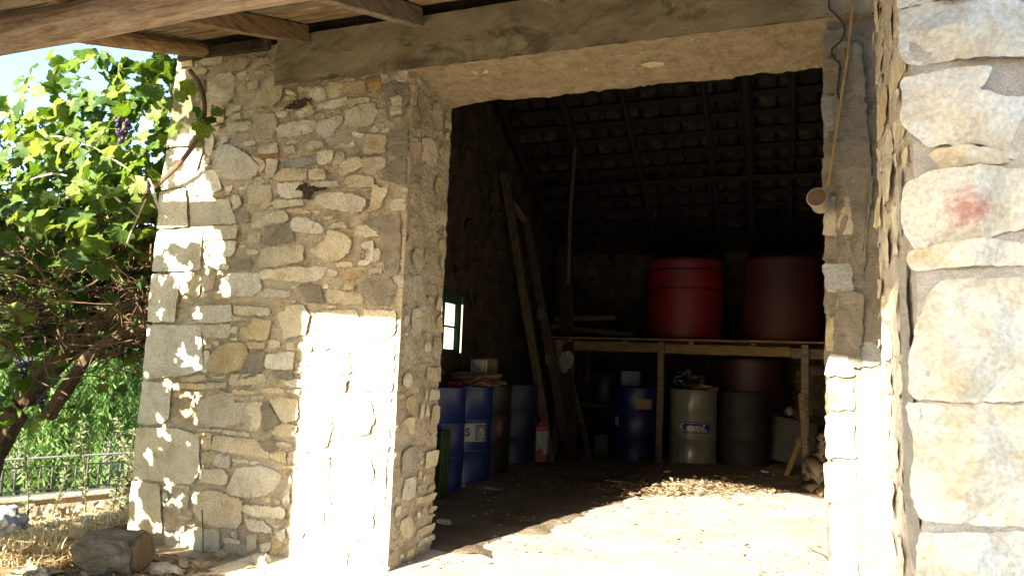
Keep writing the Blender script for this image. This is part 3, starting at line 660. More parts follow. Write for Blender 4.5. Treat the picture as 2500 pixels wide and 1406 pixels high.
# lintel: concrete face, rubble soffit
beam_v = skin([(2.55, -.02), (-.93, -.02)][::-1], 2.655, 2.955, .04, .006, 3.)
obj('lintel_beam', (lambda V, F: ([v+Vector((0, 0, (.014*fbm((v.x*9, 0, 3), 4) if v.z < 2.66 else 0))) for v in V], F[:-1]))(*beam_v), 'concrete', barn)
def soffit():
    V, F = [], []; nx, ny = 110, 20
    for j in range(ny+1):
        for i in range(nx+1):
            x, y = -.1+2.35*i/nx, -.022+(TH+.02)*j/ny; e = min(1, j/2)
            z = 2.655+.014*fbm((x*3, y*5, 1), 5)*e+.007*fbm((x*26, y*26, 2), 4)*e-(.03*max(0, 1-abs(x+.02)/.18))*(j/ny)
            if j == ny: z = z+.0
            V.append((x, y, z))
    for j in range(ny):
        for i in range(nx): F.append((j*(nx+1)+i, (j+1)*(nx+1)+i, (j+1)*(nx+1)+i+1, j*(nx+1)+i+1))
    b = len(V)                                       # inner upright face of the lintel
    for i in range(nx+1): V.append((-.1+2.35*i/nx, TH, 2.95))
    for i in range(nx): F.append((ny*(nx+1)+i, b+i, b+i+1, ny*(nx+1)+i+1))
    return V, F
sof = obj('lintel_soffit', soffit(), 'soffit', barn)
for x, y, a in ((.86, .16, .06), (1.25, .22, .06), (.3, .06, .09)):
    P = [(x-a, y-.02), (x-a*.3, y-.045), (x+a, y-.02), (x+a*.8, y+.03), (x-a*.4, y+.04)]
    obj('stone', stone(P, (0, .05, 2.655), (1, 0, 0), (0, 1, 0), (0, 0, -1), rng, prot=.0, back=.03, step=.02, jit=.004, cuts=1, amp=.006, bev=.02), rng.choice('bcy'), sof)
# right pier
def rpath(): return [(3.3, .012), (3.3, TH), (2.07, TH), (2.06, .012), (3.3, .012)][::-1]
rp = obj('right_pier', skin([(2.08, TH), (2.065, .012), (3.3, .012), (3.3, TH), (2.08, TH)], -.1, 2.66, .03, .014, 4.), 'm', barn)
pq = Packer(2.07, 2.6, .02, 2.62)
for poly in pq.fill([(14, 26, 14, 26), (9, 14, 8, 14), (5, 9, 4, 8)], 400, rng):
    if rng.random() < .6: obj('stone', stone(poly, (0, 0, 0), FX, FZ, (0, -1, 0), rng, prot=rng.uniform(-.008, .003), back=.05, step=.03, cuts=1, amp=.006, bev=.01), rng.choice('mbgm'), rp)
z = .04
while z < 2.6:
    h = rng.uniform(.07, .2); p = [(2.045+rng.uniform(-.012, .01), z), (2.16, z+.006), (2.15, z+h-.01), (2.045+rng.uniform(-.012, .012), z+h-.006)]
    obj('corner_stone', stone(p, (0, 0, 0), FX, FZ, (0, -1, 0), rng, prot=rng.uniform(.002, .012), back=.2, step=.03, jit=.005, cuts=1, amp=.004, bev=.008), rng.choice('mmbg'), rp); z += h+.008
for P in ([(2.10, 1.5), (2.2, 1.48), (2.24, 1.9), (2.2, 2.5), (2.1, 2.55), (2.08, 2.0)], [(2.07, 1.12), (2.18, 1.1), (2.2, 1.42), (2.09, 1.44)]):
    obj('mortar_patch', stone(P, (0, 0, 0), FX, FZ, (0, -1, 0), rng, prot=.012, back=.03, step=.02, jit=.007, cuts=3, amp=.008, bev=.03), 'm', rp)
# inner walls
WY0, WY1, WZ0, WZ1 = 2.95, 3.72, 1.2, 1.80            # window opening in the left wall
def left_wall():
    V, F = [], []; ys = sorted(set([round(TH+.09*i, 3) for i in range(74) if TH+.09*i < YB]+[YB+.3, WY0, WY1])); zs = sorted(set([round(-.1+.09*i, 3) for i in range(53)]+[WZ0, WZ1]))
    n = len(zs)
    for y in ys:
        for z in zs:
            zz = min(z, roof_z(y)); on = (y in (WY0, WY1) and WZ0 <= z <= WZ1) or (z in (WZ0, WZ1) and WY0 <= y <= WY1)
            V.append((XL+(0 if on else .025*fbm((y*2.5, zz*2.5, 0), 5)), y, zz))
    for i in range(len(ys)-1):
        for j in range(n-1):
            ym, zm = (ys[i]+ys[i+1])/2, (zs[j]+zs[j+1])/2
            if WY0 < ym < WY1 and WZ0 < zm < WZ1: continue
            if zs[j] >= max(roof_z(ys[i]), roof_z(ys[i+1])): continue
            F.append((i*n+j, i*n+n+j, i*n+n+j+1, i*n+j+1))
    a = join((V, F), ([(XL, WY0, WZ0), (XL, WY1, WZ0), (XL, WY1, WZ1), (XL, WY0, WZ1), (-1.725, WY0, WZ0), (-1.725, 4.8, WZ0), (-1.725, 4.8, WZ1), (-1.725, WY0, WZ1)], [(0, 1, 5, 4), (1, 2, 6, 5), (2, 3, 7, 6), (3, 0, 4, 7)]),
             box(-1.73, -1.70, TH, WY0, -.9, 4.0, 0), box(-1.73, -1.70, 4.8, YB+.3, -.9, 3.0, 0), box(-1.73, -1.70, WY0, 4.8, -.9, WZ0, 0), box(-1.73, -1.70, WY0, 4.8, WZ1, 4.0, 0))
    return a
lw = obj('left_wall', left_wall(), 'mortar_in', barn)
pl = Packer(TH+.1, YB, .1, 3.6); pl.mark([(WY0-.12, WZ0-.1), (WY1+.08, WZ0-.1), (WY1+.08, WZ1+.1), (WY0-.12, WZ1+.1)])
for poly in pl.fill([(25, 45, 12, 24), (14, 26, 8, 14)], 90, rng, 3):
    if max(p[1] for p in poly) < roof_z(poly[1][0])-.3 and poly[0][0] > 2.4: obj('stone', stone(poly, (XL, 0, 0), (0, 1, 0), FZ, (1, 0, 0), rng, prot=.03, back=.05, step=.06, cuts=1, amp=.008, bev=.02), 'stone_in', lw)
bwp = skin([(XR+.1, YB), (XL-.3, YB)][::-1], -.1, 2.83, .08, .03, 2.5)
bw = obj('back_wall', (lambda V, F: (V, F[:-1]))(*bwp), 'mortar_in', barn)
pb = Packer(XL, XR, .1, 2.75)
for poly in pb.fill([(25, 45, 12, 24), (14, 26, 8, 14), (10, 14, 5, 9)], 120, rng, 2):
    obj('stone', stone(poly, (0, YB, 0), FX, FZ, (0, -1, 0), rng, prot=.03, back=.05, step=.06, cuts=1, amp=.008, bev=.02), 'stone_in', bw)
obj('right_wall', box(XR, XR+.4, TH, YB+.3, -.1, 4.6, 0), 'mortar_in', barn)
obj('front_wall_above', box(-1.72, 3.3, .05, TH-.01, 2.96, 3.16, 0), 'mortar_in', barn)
obj('outer_back', box(-1.73, XR+.4, YB+.25, YB+.5, -.9, 2.9, 0), 'mortar', barn)
# roof: rafters along the slope, battens across, clay tiles above, a tight upper skin
SL = math.atan(.486); cs, sn = math.cos(SL), math.sin(SL)
for x, wd in ((-1.2, .08), (-.46, .08), (.25, .07), (1.13, .07), (1.55, .13), (2.02, .06), (2.7, .08)):
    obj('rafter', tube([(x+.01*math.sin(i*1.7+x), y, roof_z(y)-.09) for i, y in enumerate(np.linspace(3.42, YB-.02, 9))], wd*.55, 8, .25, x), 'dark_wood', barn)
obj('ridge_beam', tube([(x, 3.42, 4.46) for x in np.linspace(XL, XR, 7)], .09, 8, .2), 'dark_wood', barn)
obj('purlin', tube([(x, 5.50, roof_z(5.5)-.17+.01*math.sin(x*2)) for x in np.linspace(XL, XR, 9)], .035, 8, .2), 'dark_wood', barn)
by = list(np.arange(3.75, 7.1, .245))
for i, y in enumerate(by):
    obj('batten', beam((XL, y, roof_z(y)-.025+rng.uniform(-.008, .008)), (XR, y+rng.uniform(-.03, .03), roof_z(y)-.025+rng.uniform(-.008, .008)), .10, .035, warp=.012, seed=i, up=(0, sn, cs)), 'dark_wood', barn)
def roof_tile_mesh():
    V, F = [], []; L = .31
    for j, (y, r) in enumerate(((0, .088), (L, .105))):
        for s, rr in ((0, r), (1, r-.012)):
            for i in range(8): a = PI*i/7; V.append((rr*math.cos(a), y, -rr*.62*math.sin(a)))
    for i in range(7): F += [(i, i+1, 17+i, 16+i), (8+i, 24+i, 25+i, 9+i), (i, 8+i, 9+i, i+1), (16+i, 17+i, 25+i, 24+i)]
    F += [(0, 16, 24, 8), (7, 15, 31, 23)]
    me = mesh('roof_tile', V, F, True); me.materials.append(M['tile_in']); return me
tm = roof_tile_mesh(); cnt = 0
for r, y in enumerate(by):
    for c in range(21):
        if cnt >= 290: break
        x = XL+.12+c*.212+rng.uniform(-.012, .012)
        o = bpy.data.objects.new('roof_tile', tm); COL.objects.link(o); o.parent = barn
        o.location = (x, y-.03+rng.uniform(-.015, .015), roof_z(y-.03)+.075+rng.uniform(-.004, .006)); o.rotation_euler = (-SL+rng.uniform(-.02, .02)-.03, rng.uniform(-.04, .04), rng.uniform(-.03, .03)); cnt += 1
def roof_skin():
    pr = [(-.05, 3.06), (3.42, 4.80), (7.6, 2.76)]
    V = [(x, y, z+d) for d in (0, .05) for x in (XL-.45, XR+.45) for y, z in pr]
    F = [(0, 1, 4, 3), (1, 2, 5, 4), (6, 9, 10, 7), (7, 10, 11, 8), (0, 3, 9, 6), (2, 8, 11, 5), (0, 6, 7, 1), (1, 7, 8, 2), (3, 4, 10, 9), (4, 5, 11, 10)]
    return V, F
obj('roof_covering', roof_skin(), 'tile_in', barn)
obj('gable_infill', ([(-1.6, -.0, 2.9), (-1.6, 3.42, 4.75), (-1.6, YB+.3, 2.9), (-1.72, 0, 2.9), (-1.72, 3.42, 4.75), (-1.72, YB+.3, 2.9)], [(0, 1, 2), (3, 5, 4), (0, 3, 4, 1), (1, 4, 5, 2), (0, 2, 5, 3)]), 'mortar', barn)
# window in the left wall
wn = obj('window', join(box(-1.40, -1.345, WY0, WY0+.06, WZ0, WZ1), box(-1.40, -1.345, WY1-.06, WY1, WZ0, WZ1), box(-1.40, -1.345, WY0+.06, WY1-.06, WZ1-.09, WZ1), box(-1.40, -1.345, WY0+.06, WY1-.06, WZ0, WZ0+.03)), 'window_green', barn)
obj('glazing_bar', box(-1.385, -1.36, WY0+.06, WY1-.06, 1.455, 1.475, .002), 'window_green', wn)
obj('glazing_bar', box(-1.385, -1.36, 3.32, 3.345, WZ0+.03, 1.455, .002), 'window_green', wn)
obj('glazing_bar', box(-1.385, -1.36, 3.32, 3.345, 1.475, WZ1-.09, .002), 'window_green', wn)
for y0, y1 in ((WY0+.06, 3.32), (3.345, WY1-.06)):
    for z0, z1 in ((WZ0+.03, 1.455), (1.475, WZ1-.09)): obj('pane', box(-1.374, -1.370, y0+.001, y1-.001, z0+.001, z1-.001, 0), 'glass', wn)
# rough number painted on a facade stone
def text_mesh(body, size, extr=.0, shear=0., off=0.):
    cu = bpy.data.curves.new('lettering', 'FONT'); cu.body = body; cu.size = size; cu.extrude = extr; cu.shear = shear; cu.offset = off
    cu.align_x = 'CENTER'; cu.align_y = 'CENTER'; cu.resolution_u = 4
    o = bpy.data.objects.new('lettering', cu); COL.objects.link(o); dg = bpy.context.evaluated_depsgraph_get(); dg.update()
    me = bpy.data.meshes.new_from_object(o.evaluated_get(dg)); bpy.data.objects.remove(o)
    r = [v.co.copy() for v in me.vertices], [tuple(p.vertices) for p in me.polygons]; bpy.data.meshes.remove(me); return r
t3 = text_mesh('3', .085, .003)
obj('painted_number', ([(-.243+v.x*1., -.030-v.z, 1.63+v.y) for v in t3[0]], t3[1]), 'm', front)

# ------------------------------------------------------------------ porch
porch = thing('porch_roof', 'lean-to timber porch roof with a thick log beam, rafters and old boards', 'porch roof', (-.0, -1.4, 2.35))
def pz(y): return 2.90+.345*y                         # underside of the rafters
obj('log_beam', tube([(x, -1.42+.015*math.sin(x*1.3), 2.345+.012*math.sin(x*2.1+1)) for x in np.linspace(-3.2, 2.3, 23)], [.078-.006*(i/22) for i in range(23)], 18, .10, 3.), 'log_wood', porch)
def edge(x): return -2.46-.17*max(0, (x+1.2))/1.0*.62
for x, kind in ((-1.47, 'r'), (-.72, 's'), (.02, 's'), (.80, 'r'), (1.5, 's'), (2.12, 's')):
    e = edge(x)+.06
    if kind == 's': obj('rafter', beam((x, -.04, pz(-.04)+.05), (x, e, pz(e)+.05), .055, .10, warp=.01, seed=x*3), 'rafter_wood', porch)
    else: obj('rafter', tube([(x+.012*math.sin(y*3+x), y, pz(y)+.05) for y in np.linspace(-.03, e, 9)], [.045+.004*math.sin(k) for k in range(9)], 12, .18, x), 'rafter_wood', porch)
y = -.05; pi_ = 0
while y > -2.95:
    wd = rng.uniform(.10, .19); x = -1.72+rng.uniform(-.03, .05)
    while x < 2.2:
        L = rng.uniform(.9, 2.1); x1 = min(2.25, x+L)
        if y-wd > edge((x+x1)/2)-.12:
            d = rng.uniform(-.02, .02); zc = pz(y-wd/2)+.118+rng.uniform(0, .012)
            obj('plank', beam((x, y-wd/2-d, pz(y-wd/2-d)+.118), (x1-.006, y-wd/2+d, pz(y-wd/2+d)+.118+rng.uniform(0, .008)), wd*rng.uniform(.86, .97), .022, up=(0, -.33, .944), warp=.012, seed=pi_*1.7), 'plank_wood', porch); pi_ += 1
        x = x1
    y -= wd+rng.uniform(.004, .018)
def porch_tiles():
    V, F = [], []; xs = np.linspace(-1.74, 2.27, 161)
    for k, x in enumerate(xs):
        for t in range(4):
            yy = 0.0+(edge(x)-.10-0.0)*t/3; V.append((x, yy, pz(yy)+.165+.03*math.sin(x*2*PI/.2)+.012))
    for k in range(160):
        for t in range(3): F.append((k*4+t, k*4+4+t, k*4+5+t, k*4+1+t))
    n = len(V); V2 = [(x, y, z+.015) for x, y, z in V]
    F2 = [tuple(i+n for i in f[::-1]) for f in F]
    for k in range(160): F2 += [(k*4+3, k*4+7, n+k*4+7, n+k*4+3)]
    for t in range(3): F2 += [(t, t+1, n+t+1, n+t), (640+t, n+640+t, n+641+t, 641+t)]
    return V+V2, F+F2
obj('tile_covering', porch_tiles(), 'tile', porch)
for xa, xb in ((-1.75, -1.2), (-1.2, 2.28)):
    ya, yb = edge(xa)-.11, edge(xb)-.11; obj('eave_board', beam((xa, ya, pz(ya)+.15), (xb, yb, pz(yb)+.15), .025, .14, warp=.004, seed=xa), 'plank_wood', porch)  # unseen boards added to straighten the porch's shadow edge on the wall
obj('wall_plate_block', box(-1.70, -1.0, -.02, .3, 2.90, 2.97), 'mortar_in', porch)

# ------------------------------------------------------------------ pillars
def pillar(name, label, x0, x1, y0, y1, z1, traced, seed):
    r = random.Random(seed)
    t = thing(name, label, 'pillar', ((x0+x1)/2, (y0+y1)/2, 0))
    i = .02
    core = obj('mortar_core', skin([(x0+.002, y1-i), (x0+.002, y0-.003), (x1-i, y0-.003), (x1-i, y1-i), (x0+.002, y1-i)], -.15, z1, .016, .006, 9.), 'pillar_mortar', t)
    if traced:
        for n, (k, poly) in enumerate(traced):
            g_ = cen(poly); poly = [(g_[0]+(q[0]-g_[0])*1.02-(.028 if q[0] < 2.236 else 0), g_[1]+(q[1]-g_[1])*1.05) for q in poly]
            mt = 'pillar_red_a' if n == 2 else 'pillar_red_b' if n == 4 else 'pillar'
            obj('stone', stone(poly, (0, y0, 0), FX, FZ, (0, -1, 0), r, prot=.018 if n == 8 else r.uniform(.026, .032), back=.06, step=.014, jit=.003, cuts=5, amp=.006, fr=14, bev=.010, tilt=.02, hew=.032), mt, t)
        zs = [(.02, .47)] ; xb = max(p[0] for p in traced[2][1])+.012
        z = .02
        while z < z1-.1:
            h = r.uniform(.18, .33); p = [(xb, z), (x1, z), (x1, z+h), (xb, z+h)]
            obj('stone', stone(p, (0, y0, 0), FX, FZ, (0, -1, 0), r, prot=.015, back=.06, step=.03, cuts=3, amp=.008, fr=16, bev=.014), 'pillar', t); z += h+.015
        for a, b in ((.02, .23), (.245, .44), (2.34, 2.6), (2.62, 2.85)):
            if b < z1: obj('stone', stone([(x0, a), (xb-.012, a), (xb-.012, b), (x0, b)], (0, y0, 0), FX, FZ, (0, -1, 0), r, prot=.015, back=.06, step=.03, cuts=3, amp=.008, fr=16, bev=.014), 'pillar', t)
    else:
        z = .01
        while z < z1-.1:
            h = r.uniform(.2, .33); m = x0+(x1-x0)*r.uniform(.4, .6)
            for a, b in ((x0, m-.01), (m, x1)): obj('stone', stone([(a, z), (b, z), (b, z+h), (a, z+h)], (0, y0, 0), FX, FZ, (0, -1, 0), r, prot=.015, back=.06, cuts=1, bev=.014), 'pillar', t)
            z += h+.015
    pk = Packer(y0, y1, .02, z1)
    if traced:
        for P in ([(-1.12, .42), (-.98, .40), (-.92, .8), (-.98, 1.15), (-1.0, 1.42), (-1.08, 1.40), (-1.12, 1.0)], [(-1.02, 1.5), (-.93, 1.48), (-.95, 1.68), (-1.0, 1.7)]):
            pk.mark(P); obj('mortar_patch', stone(P, (x0, 0, 0), (0, 1, 0), FZ, (-1, 0, 0), r, prot=.006, back=.03, step=.02, jit=.006, cuts=3, amp=.006, bev=.03), 'pillar_grey', t)
    for poly in pk.fill([(18, 36, 10, 20), (12, 22, 7, 14), (7, 13, 5, 12), (4, 7, 3, 8)], 700, r, 0):
        obj('stone', stone(poly, (x0, 0, 0), (0, 1, 0), FZ, (-1, 0, 0), r, prot=r.uniform(-.003, .010), back=.06, step=.02, jit=.005, cuts=2 if traced else 1, amp=.007, fr=15, bev=.010, tilt=.06), 'pillar_side', t)
    return t
tr = parse(PILLAR)
def cen(p): return (sum(q[0] for q in p)/len(p), sum(q[1] for q in p)/len(p))
PX0, PX1, PY0, PY1 = 2.205, 2.85, -1.15, -.42
base = Vector(((PX0+PX1)/2, (PY0+PY1)/2, 0))
for nm, i, am in (('pillar_red_a', 2, .8), ('pillar_red_b', 4, .25)):
    c = cen(tr[i][1]); ce = (c[0]-base.x-.002, PY0-.02-base.y, c[1]-base.z+(.0 if i == 2 else -.03))
    M[nm] = material(nm, ((.68, .56, .39), (.77, .705, .57), (.83, .785, .68)), scale=8, bump=.7, bscale=42, bdist=.012, spots=[((.58, .42, .22), 9., .62, .55)], stain=[((.55, .20, .17), ce, .062, am)])
pillar('stone_pillar', 'big pale limestone pillar close by at the right edge, with red paint stains', PX0, PX1, PY0, PY1, 2.88, tr, 3)
pillar('corner_pillar', 'stone corner pillar carrying the outer end of the porch roof', -1.74, -1.20, -2.42, -2.0, 2.02, None, 5)
# an unseen house-shaped block, added to keep sun off the near pillar
hs = thing('neighbour_house', 'limewashed neighbouring house across the yard', 'house', (4, -15, 0))
obj('wall', box(-1.0, 7, -17, -14, -.3, 6.6, .02), 'house_paint', hs)
obj('roof', ([(-1.3, -17.3, 6.61), (7.3, -17.3, 6.61), (7.3, -13.7, 6.61), (-1.3, -13.7, 6.61), (-1.3, -15.5, 7.4), (7.3, -15.5, 7.4)], [(0, 3, 2, 1), (0, 1, 5, 4), (2, 3, 4, 5), (0, 4, 3), (1, 2, 5)]), 'tile', hs)

# ------------------------------------------------------------------ things in the barn
CAM = Vector((1.8514, -3.3393, 1.05))
def facing(c): return math.atan2(CAM.y-c[1], CAM.x-c[0])
def wrapped(vf, c, r, a0, z0, lift):
    """bends flat (x, y, depth) work round a drum of radius r at angle a0"""
    V, F = vf; out = []
    for v in V: a = a0+v[0]/r; rr = r+lift+(v[2] if len(v) > 2 else 0); out.append((c[0]+rr*math.cos(a), c[1]+rr*math.sin(a), c[2]+z0+v[1]))
    return out, F
def strip(x0, x1, y0, y1, n=10):
    V = [(x0+(x1-x0)*i/n, y) for i in range(n+1) for y in (y0, y1)]
    return V, [(2*i, 2*i+2, 2*i+3, 2*i+1) for i in range(n)]
def drum(label, c, mat, group='oil drums', r=.2925, h=.88, rust=False):
    c = Vector((*c, 0.0)) if len(c) == 2 else Vector(c)
    t = thing('oil_drum', label, 'drum', c, group); k = r/.2925
    f = lambda z: z*h/.88
    pr = [(.27*k, .0), (.290*k, .002), (.2935*k, .014), (.286*k, .026)]
    for zz in (.305, .575):
        pr += [(.286*k, f(zz-.022)), (.2925*k, f(zz-.010)), (.2945*k, f(zz)), (.2925*k, f(zz+.010)), (.286*k, f(zz+.022))]
    pr += [(.286*k, f(.855)), (.2935*k, f(.866)), (.2925*k, f(.88)), (.282*k, f(.88)), (.280*k, f(.862))]
    V, F = lathe(pr, c, 40); sd = rng.uniform(0, 50)
    V2 = []
    for v in V:
        d = v-c; a = math.atan2(d.y, d.x); q = noise.noise(Vector((math.cos(a)*1.3+sd, math.sin(a)*1.3, d.z*3+sd))); s = 1-.012*max(0, q)*4*(q > .25)
        V2.append(c+Vector((d.x*s, d.y*s, d.z)))
    obj('body', (V2, F, True), mat, t); b = t.children[0] if t.children else None
    obj('bung', lathe([(.03, 0), (.03, .012), (.02, .016)], c+Vector((.13, .1, f(.862))), 12), mat, t)
    return t, c
near, _ = drum('blue oil drum nearest the doorway behind the green crate', (-.94, 2.31), 'blue_paint')
lab, c = drum('blue oil drum with a white printed label band', (-.94, 2.94), 'blue_paint'); a0 = facing(c)+.10
L = obj('label_panel', wrapped(strip(-.16, .23, .385, .545, 16), c, .286, a0, 0, .004), 'white_print', lab)
em = [strip(.10, .23, y, y+.010, 6) for y in np.linspace(.395, .525, 10)]
obj('emblem', wrapped(join(*em), c, .286, a0, 0, .006), 'blue_print', L)
def pear():
    V = [(.165, .46)]
    for i in range(24): a = 2*PI*i/24; s = math.sin(a); V.append((.165+.040*math.cos(a)*(1-.45*max(0, s)), .452+.058*s))
    return V, [(0, 1+i, 1+(i+1) % 24) for i in range(24)]
obj('pear_mark', wrapped(pear(), c, .286, a0, 0, .0075), 'white_print', L)
obj('pear_stripe', wrapped(join(*[strip(.132, .198, y, y+.006, 4) for y in (.412, .436, .460)]), c, .286, a0, 0, .009), 'blue_print', L)
tx = text_mesh('LS', .10, 0, 0, .004); obj('lettering', wrapped(([(v.x+.005, v.y) for v in tx[0]], tx[1]), c, .286, a0, .465, .0065), 'blue_print', L)
dd, c = drum('black oil drum with an orange diamond sticker, behind the labelled blue drum', (-1.0, 3.62), 'brown_paint')
obj('diamond_sticker', wrapped(([(0, -.085), (.05, 0), (0, .085), (-.05, 0)], [(0, 1, 2, 3)]), c, .286, facing(c)+.62, .46, .005), 'orange_print', dd)
drum('dull blue oil drum beside the ladder foot', (-1.0, 4.5), 'dull_blue_paint')
bc, c = drum('dark blue drum under the platform with a tan paper label', (.20, 5.6), 'deep_blue_paint')
obj('tan_label', wrapped(strip(.02, .22, .63, .75, 8), c, .286, facing(c), 0, .004), 'label_tan', bc)
obj('white_sticker', wrapped(strip(-.26, -.20, .42, .53, 3), c, .286, facing(c), 0, .004), 'white_print', bc)
ex, c = drum('cream oil drum with a blue oval oil brand logo', (.88, 5.83), 'cream_paint'); a0 = facing(c)
def pill(w, h, n=10):
    V = [(0, 0)]; r = h/2; x = w/2-r
    for i in range(n+1): a = -PI/2+PI*i/n; V.append((x+r*math.cos(a), r*math.sin(a)))
    for i in range(n+1): a = PI/2+PI*i/n; V.append((-x+r*math.cos(a), r*math.sin(a)))
    m = len(V)-1; return V, [(0, 1+i, 1+(i+1) % m) for i in range(m)]
def fine(vf, n=8):
    V, F = vf; bm = bmesh.new(); bv = [bm.verts.new((v[0], v[1], 0)) for v in V]
    for f in F: bm.faces.new([bv[i] for i in f])
    bmesh.ops.subdivide_edges(bm, edges=list(bm.edges), cuts=3, use_grid_fill=True); bm.verts.index_update()
    r = [(v.co.x, v.co.y) for v in bm.verts], [tuple(v.index for v in f.verts) for f in bm.faces]; bm.free(); return r
lx = .03
lg = obj('logo_plate', wrapped(fine(([(x+lx, y) for x, y in pill(.39, .135)[0]], pill(.39, .135)[1])), c, .286, a0, .44, .005), 'blue_print', ex)
obj('logo_ring', wrapped(fine(([(x+lx, y) for x, y in pill(.365, .108)[0]], pill(.365, .108)[1])), c, .286, a0, .44, .0065), 'logo_cream', lg)
obj('logo_field', wrapped(fine(([(x+lx+.012, y) for x, y in pill(.335, .095)[0]], pill(.335, .095)[1])), c, .286, a0, .44, .008), 'blue_print', lg)
tx = text_mesh('exoL', .105, 0, .25, .006); obj('lettering', wrapped(([(v.x*1.12+lx+.005, v.y-.004) for v in tx[0]], tx[1]), c, .286, a0, .44, .0095), 'logo_cream', lg)
drum('black oil drum to the right of the cream drum', (1.47, 5.93), 'black_paint')
def tank(label, c, r, h, mat, bands, name='red_tank'):
    t = thing(name, label, 'tank', c, 'red tanks'); c = Vector(c)
    pr = [(r*.97, 0), (r, .02)]
    for z in np.linspace(.06, h-.10, 8): pr.append((r, z))
    pr += [(r*1.012, h-.06), (r*1.012, h-.02), (r*.99, h), (r*.93, h), (r*.92, h-.03)]
    obj('body', (*lathe(pr, c, 44), True), mat, t)
    for z in bands: obj('band', lathe([(r+.001, z-.012), (r+.008, z-.008), (r+.008, z+.008), (r+.001, z+.012)], c, 44), 'maroon_steel', t)
    return t
tank('bright red plastic tank standing left on the wooden platform', (.735, 6.1, 1.485), .485, 1.02, 'red_plastic', (.64, .88))
tank('dark red tank standing right on the wooden platform', (1.91, 6.1, 1.485), .485, 1.02, 'dark_red_plastic', ())
tank('maroon steel tank standing on the floor behind the black drum', (1.52, 6.67, .02), .44, 1.28, 'maroon_steel', ())
# platform
pf = thing('wooden_platform', 'rough wooden platform on posts along the back wall', 'platform', (.8, 5.5, 0))
for x in (-.75, .53, 2.14, 2.75): obj('post', beam((x+.0, 5.44, 0), (x+.01, 5.44, 1.44), .075, .075, up=(0, 1, 0), warp=.012, seed=x), 'shelf_wood', pf)
obj('post', beam((-.7, 6.8, 0), (-.7, 6.8, 1.4), .08, .08, up=(0, 1, 0)), 'shelf_wood', pf)
obj('front_beam', beam((-.85, 5.50, 1.375), (2.0, 5.50, 1.36), .05, .115, warp=.01, seed=2), 'shelf_wood', pf)
obj('front_beam', beam((2.01, 5.52, 1.345), (3.0, 5.52, 1.34), .05, .115, warp=.01, seed=5), 'shelf_wood', pf)
for x in (-.6, .1, .9, 1.6, 2.45): obj('joist', beam((x, 5.40, 1.437), (x, 7.05, 1.437), .06, .028, warp=.006, seed=x), 'shelf_wood', pf)
for i, y in enumerate(np.arange(5.44, 7.0, .155)):
    obj('plank', beam((-.95+rng.uniform(-.06, .05), y, 1.468), (2.95, y+rng.uniform(-.01, .01), 1.468), .145, .022, warp=.006, seed=i*2.2), 'shelf_wood', pf)
# planks and logs on the platform
for i, (a, b, r) in enumerate((((-.95, 5.75, 1.62), (.14, 5.62, 1.52), .045), ((-.9, 5.9, 1.60), (-.1, 5.85, 1.56), .06), ((-.9, 5.72, 1.72), (-.1, 5.76, 1.76), .04), ((-1.0, 6.1, 1.55), (.1, 6.05, 1.54), .05))):
    o = obj('firewood_log', tube([Vector(a).lerp(Vector(b), k/6) for k in range(7)], r, 9, .25, i*3.), 'old_wood'); based(o)
    tag(o, ['long thin log with its cut end jutting toward the red tank', 'thick short log lying low on the left of the platform', 'slanting log on top of the wood pile on the platform', 'rear log of the wood pile against the back wall'][i], 'log', 'wood pile on the platform')
# ladder
ld = thing('leaning_timber', 'long broad brown timber leaning against the left inner wall', 'timber', (-.56, 4.7, 0))
A0, A1 = Vector((-.57, 4.68, 0)), Vector((-1.27, 4.62, 3.42)); D = Vector((.10, .42, 0)); B0, B1 = A0+D, A1+D*.75
obj('timber', beam(A0, A1, .095, .06, up=(0, 1, 0), warp=.015, seed=1), 'old_wood', ld); obj('brace', beam(A0.lerp(A1, .90)+Vector((.02, .04, 0)), B0.lerp(B1, .84), .08, .03, up=(0, 1, 0), warp=.01, seed=4), 'old_wood', ld)
sd_ = thing('second_timber', 'darker second timber leaning just behind the broad brown one', 'timber', B0); obj('timber', beam(B0, B0.lerp(B1, .86), .10, .05, up=(0, 1, 0), warp=.015, seed=9), 'red_wood', sd_)
for k in (.34, .5): obj('block', beam(B0.lerp(B1, k)+Vector((-.03, -.04, -.05)), B0.lerp(B1, k)+Vector((-.03, -.04, .08)), .07, .05, up=(0, 1, 0)), 'old_wood', sd_)
for i, (a, b, wd, mt, lbl) in enumerate((((-.42, 4.95, 0), (-.88, 6.0, 2.75), .19, 'red_wood', 'wide dark red board leaning behind the ladder'), ((-.25, 5.2, 0), (-.72, 5.6, 1.30), .07, 'old_wood', 'short grey plank leaning behind the ladder'), ((2.52, 5.15, 0), (2.78, 5.3, 1.5), .11, 'old_wood', 'brown board leaning at the right end of the platform'), ((2.32, 4.5, 0), (2.62, 4.75, 1.25), .10, 'old_wood', 'slanting plank beside the right doorpost above the tile stack'))):
    o = obj('leaning_board', beam(a, b, wd, .03, up=(.2, 1, .2), warp=.01, seed=i), mt); based(o); tag(o, lbl, 'board', 'boards leaning in the barn')
o = obj('hanging_pole', tube([Vector((-.47, 4.92, 4.05)).lerp(Vector((-.51, 4.92, 2.10)), k/8)+Vector((.008*math.sin(k), 0, 0)) for k in range(9)], .024, 8, .15), 'old_wood'); based(o); tag(o, 'thin pale wooden pole hanging from the dark roof rafters', 'pole')
